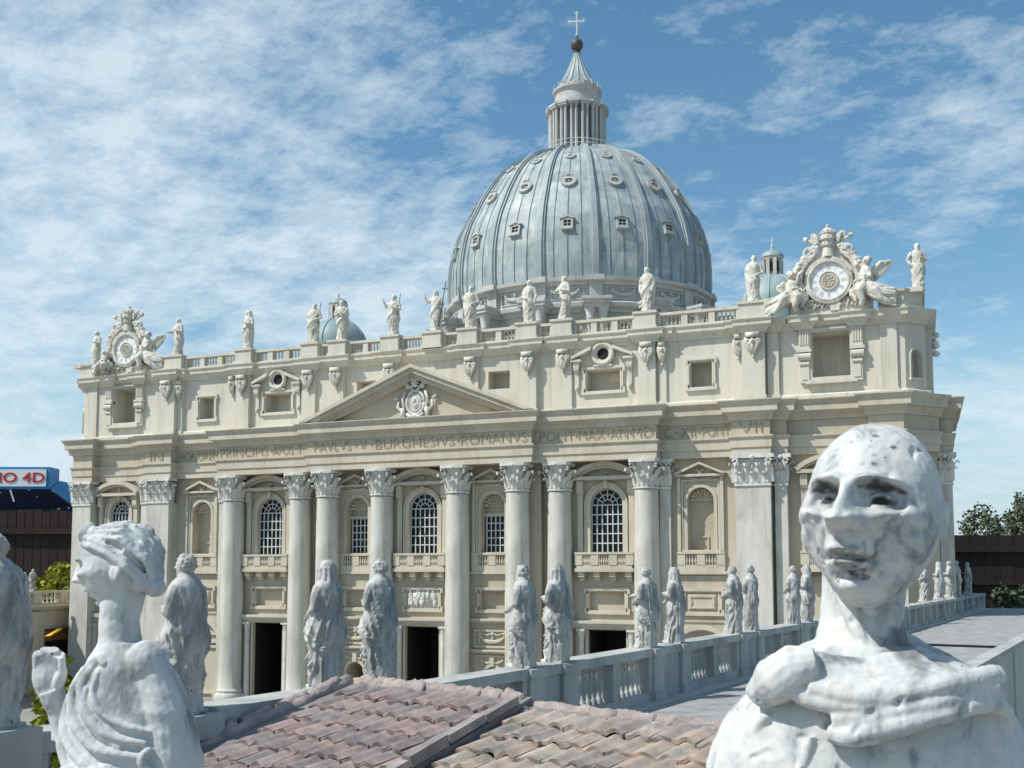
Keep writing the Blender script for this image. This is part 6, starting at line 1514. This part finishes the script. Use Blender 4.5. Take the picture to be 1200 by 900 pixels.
m = MB(); lf = Vector(((48-140)/100*UB, .30*UB, (660-748)/100*UB))
for k in range(3):
    a = -.5+.6*k; m.add([tuple(lf+Vector((-.0012, 0, .0002))), tuple(lf+Vector((.0008*math.cos(a), -.0012, .0004))), tuple(lf+Vector((.0026*math.cos(a)+.0006, -.0006, .0012+.0010*math.sin(a+1)))), tuple(lf+Vector((.0006, .0006, .0012)))], [(0,1,2,3)])
M['gold_leaf'] = material('yellow_petal', [(.3, (.55, .28, .02)), (.7, (.75, .48, .05))], 300, bump=0)
o = m.build('fallen_petal', 'gold_leaf'); o.location = BU.location; o.rotation_euler = BU.rotation_euler; tag(o, 'tiny yellow petal lying on the fingertips of the turned bust', 'petal')

# ------------------------------------------------------------------ fences, the cinema booth, trees and bushes
def local(loc, rz): return Matrix.Translation(loc) @ Matrix.Rotation(rz, 4, 'Z')
def board_fence(name, p0, p1, z0, z1, label, bw=.1, gap=.006, rails=(.12, .55, .9), wob=.012, seed=1):
    p0, p1 = Vector(p0), Vector(p1); ln = (p1-p0).length; ang = math.atan2(p1.y-p0.y, p1.x-p0.x); e = empty(name, ((p0.x+p1.x)/2, (p0.y+p1.y)/2, G)); tag(e, label, 'fence')
    T = local((p0.x, p0.y, 0), ang); m = MB(T); rn = random.Random(seed); x = 0
    while x < ln:
        m.box(x, x+bw-gap, rn.uniform(-.004, .004), .02, z0, z1+rn.uniform(-wob, wob)); x += bw
    B(m, 'boards', 'fence', e)
    for r_ in rails:
        m = MB(T); z = z0+(z1-z0)*r_; m.box(0, ln, -.035, -.006, z-.025, z+.025); B(m, 'rail', 'fence', e)
    x = .0
    while x < ln+.01:
        m = MB(T); m.box(x-.04, x+.04, -.06, .03, G, z1+.02); B(m, 'post', 'fence', e); x += 1.2
board_fence('board_fence', (-6.6, 1.15), (-2.9, 2.62), G, 1.225, 'dark slatted wooden fence at the left edge, below the blue booth', .075, .008, (.42, .86), .012, 3)
board_fence('board_fence', (2.55, 3.30), (7.0, 5.05), G, .963, 'dark brown board fence behind the far end of the right terrace', .11, .004, (.66, .90), .003, 7)
KB = empty('cinema_booth', (-6.1, 3.25, G), 0); tag(KB, 'blue cinema booth with a white sign in red letters, behind the left fence', 'booth')
KU = 11/1219.5; KO = sight(0, 572, 11); T = local(tuple(KO), TH+.02)
def kx(px): return px*KU
def kz(py): return (572-py)*KU
m = MB(T); m.box(kx(-120), kx(57), 0, .25, kz(573), kz(547)); B(m, 'sign_frame', 'blue', KB)
m = MB(T); m.box(kx(-116), kx(53.5), -.012, 0, kz(570), kz(550)); B(m, 'sign_board', 'board', KB)
tloc = T @ Vector((kx(-31), -.014, kz(565.5)))
text_mesh('KINO 4D', 'sign_letters', .108, kx(83), tuple(tloc), 'red', KB, .004, TH+.02, .012)
sm = M['navy'].copy(); sm.name = 'starred_sheet'; M['stars'] = sm; t_ = sm.node_tree
vo = t_.nodes.new('ShaderNodeTexVoronoi'); vo.inputs['Scale'].default_value = 7.; tq = t_.nodes.new('ShaderNodeTexCoord'); t_.links.new(tq.outputs['Object'], vo.inputs['Vector'])
lt = t_.nodes.new('ShaderNodeMath'); lt.operation = 'LESS_THAN'; lt.inputs[1].default_value = .13; t_.links.new(vo.outputs['Distance'], lt.inputs[0])
mq = t_.nodes.new('ShaderNodeMix'); mq.data_type = 'RGBA'; t_.links.new(lt.outputs[0], mq.inputs[0]); mq.inputs[6].default_value = (.010, .018, .05, 1); mq.inputs[7].default_value = (.6, .65, .7, 1); t_.links.new(mq.outputs[2], t_.nodes['Principled BSDF'].inputs['Base Color'])
m = MB(T); m.add([(kx(-120),.0,kz(573)),(kx(58),.0,kz(573)),(kx(66),.5,kz(594)),(kx(-120),.5,kz(594))], [(0,1,2,3)]); B(m, 'awning_underside', 'stars', KB)
m = MB(T); m.box(kx(-120), kx(70), .5, .6, kz(700), kz(592)); B(m, 'front_wall', 'navy', KB)
m = MB(T); m.add([(kx(58),0,kz(573)),(kx(58),.25,kz(561)),(kx(74),1.2,kz(564)),(kx(74),1.2,kz(592)),(kx(68),.5,kz(592))], [(0,1,2,3,4)]); B(m, 'side_panel', 'blue', KB)
m = MB(T)
for a, b in (((63, 561), (66, 566)), ((66, 572), (64, 577)), ((69, 578), (72, 582))): m.tube([(kx(a[0]), .28+(a[0]-58)*.035, kz(a[1])), (kx(b[0]), .28+(b[0]-58)*.035, kz(b[1]))], .012, 5)
B(m, 'side_marks', 'board', KB)
m = MB(T); m.box(kx(-120), kx(90), 1.2, 1.5, kz(672), kz(566)); B(m, 'back_wall', 'navy', KB)
m = MB(T); m.tube([(kx(13), -.02, kz(574)), (kx(18), -.02, kz(588))], .008, 6); B(m, 'strap', 'board', KB)

def leaf_cloud(mb, clumps, n, size, rn, tints, droop=0.):
    for k in range(n):
        c, r_ = clumps[rn.randrange(len(clumps))]
        d = Vector((rn.gauss(0, 1), rn.gauss(0, 1), rn.gauss(0, 1))).normalized()*(rn.random()**.45)
        p = Vector((c[0]+d.x*r_[0], c[1]+d.y*r_[1], c[2]+d.z*r_[2]))
        a = Vector((rn.gauss(0, 1), rn.gauss(0, 1), rn.gauss(0, .7)-droop)).normalized(); b = a.orthogonal().normalized(); b = (Matrix.Rotation(rn.uniform(0, 6.28), 3, a) @ b)
        s_ = size*rn.uniform(.6, 1.3); w_ = s_*.36
        mb.add([tuple(p), tuple(p+a*s_*.5+b*w_), tuple(p+a*s_), tuple(p+a*s_*.5-b*w_)], [(0,1,2,3)], tints[rn.randrange(len(tints))])
GT = [(.8, .85, .8), (1, 1, 1), (1.25, 1.2, 1.0), (.65, .75, .7), (1.1, 1.15, .9)]
def tree(loc, hgt, wid, label, seed, n=6500, cat='tree'):
    e = empty('leafy_tree', loc); tag(e, label, cat, 'trees behind the right fence'); rn = random.Random(seed); x, y, z = loc
    m = MB(); m.tube([(x, y, z), (x+.02, y, z+hgt*.4), (x-.01, y, z+hgt*.72), (x, y, z+hgt*.93)], [.06, .045, .025, .008], 8); clumps = []
    for k in range(26):
        a = rn.uniform(0, 6.28); t = rn.uniform(.28, 1.0); rr = wid*(1-abs(t-.55)*1.25)*rn.uniform(.35, 1.0); q = Vector((x+rr*math.cos(a), y+rr*math.sin(a), z+hgt*(t+.02)))
        m.tube([(x, y, z+hgt*t*.72), tuple(Vector((x, y, z+hgt*t*.85)).lerp(q, .55)), tuple(q)], [.018, .011, .004], 5); s_ = rn.uniform(.09, .17)
        clumps.append((tuple(q), (s_, s_, s_*1.25)))
        for j in range(4): clumps.append((tuple(q+Vector((rn.gauss(0, .07), rn.gauss(0, .07), rn.uniform(.03, .2)))), (s_*.26, s_*.26, s_*.95)))
    B(m, 'trunk', 'bark', e, smooth=True); m = MB(); leaf_cloud(m, clumps, n, .034, rn, GT, -.25); B(m, 'crown', 'leaf', e)
for loc, h_, w__, lab, sd_ in (((3.42, 5.1, G), 1.17, .36, 'bushy green tree nearest the basilica corner, behind the right fence', 3), ((3.95, 5.6, G), 1.27, .42, 'taller green tree at the right edge of the photo, behind the right fence', 8), ((4.7, 5.7, G), 1.30, .44, 'green tree cut by the right edge of the photo', 12), ((3.15, 6.2, G), 1.12, .34, 'low dark green tree peeping out beside the basilica corner', 17)):
    tree(loc, h_, w__, lab, sd_)
def bush(loc, r_, h_, label, mat, seed, n, size, cat='bush'):
    e = empty('leafy_bush', loc); tag(e, label, cat); rn = random.Random(seed); x, y, z = loc; m = MB(); cl = []
    for k in range(14):
        a = rn.uniform(0, 6.28); q = Vector((x+r_[0]*.85*math.cos(a)*rn.random()**.5, y+r_[1]*.85*math.sin(a)*rn.random()**.5, z+h_*rn.uniform(.45, 1))); m.tube([(x+(q.x-x)*.3, y+(q.y-y)*.3, z), tuple(q)], [.01, .003], 5); cl.append((tuple(q), (r_[0]*.3, r_[1]*.3, h_*.22)))
    B(m, 'stems', 'bark', e); m = MB(); leaf_cloud(m, cl, n, size, rn, GT); B(m, 'foliage', mat, e)
bush((-3.02, .72, .40), (.36, .2), .30, 'yellow green bush above the far left wing', 'yleaf', 5, 1500, .045)
bush((-3.55, .85, .40), (.25, .2), .28, 'small yellow green bush left of the far wing statues', 'yleaf', 15, 600, .045)
bush((3.0, 1.75, .38), (.10, .10), .20, 'low green bush at the end of the right terrace, before the dark fence', 'leaf', 6, 900, .035)
q_ = sight(64, 815, 3.2)
bush((q_.x, q_.y, G), (.05, .06), .42, 'leafy green plant seen between the two leftmost statues', 'yleaf', 9, 420, .035, 'plant')
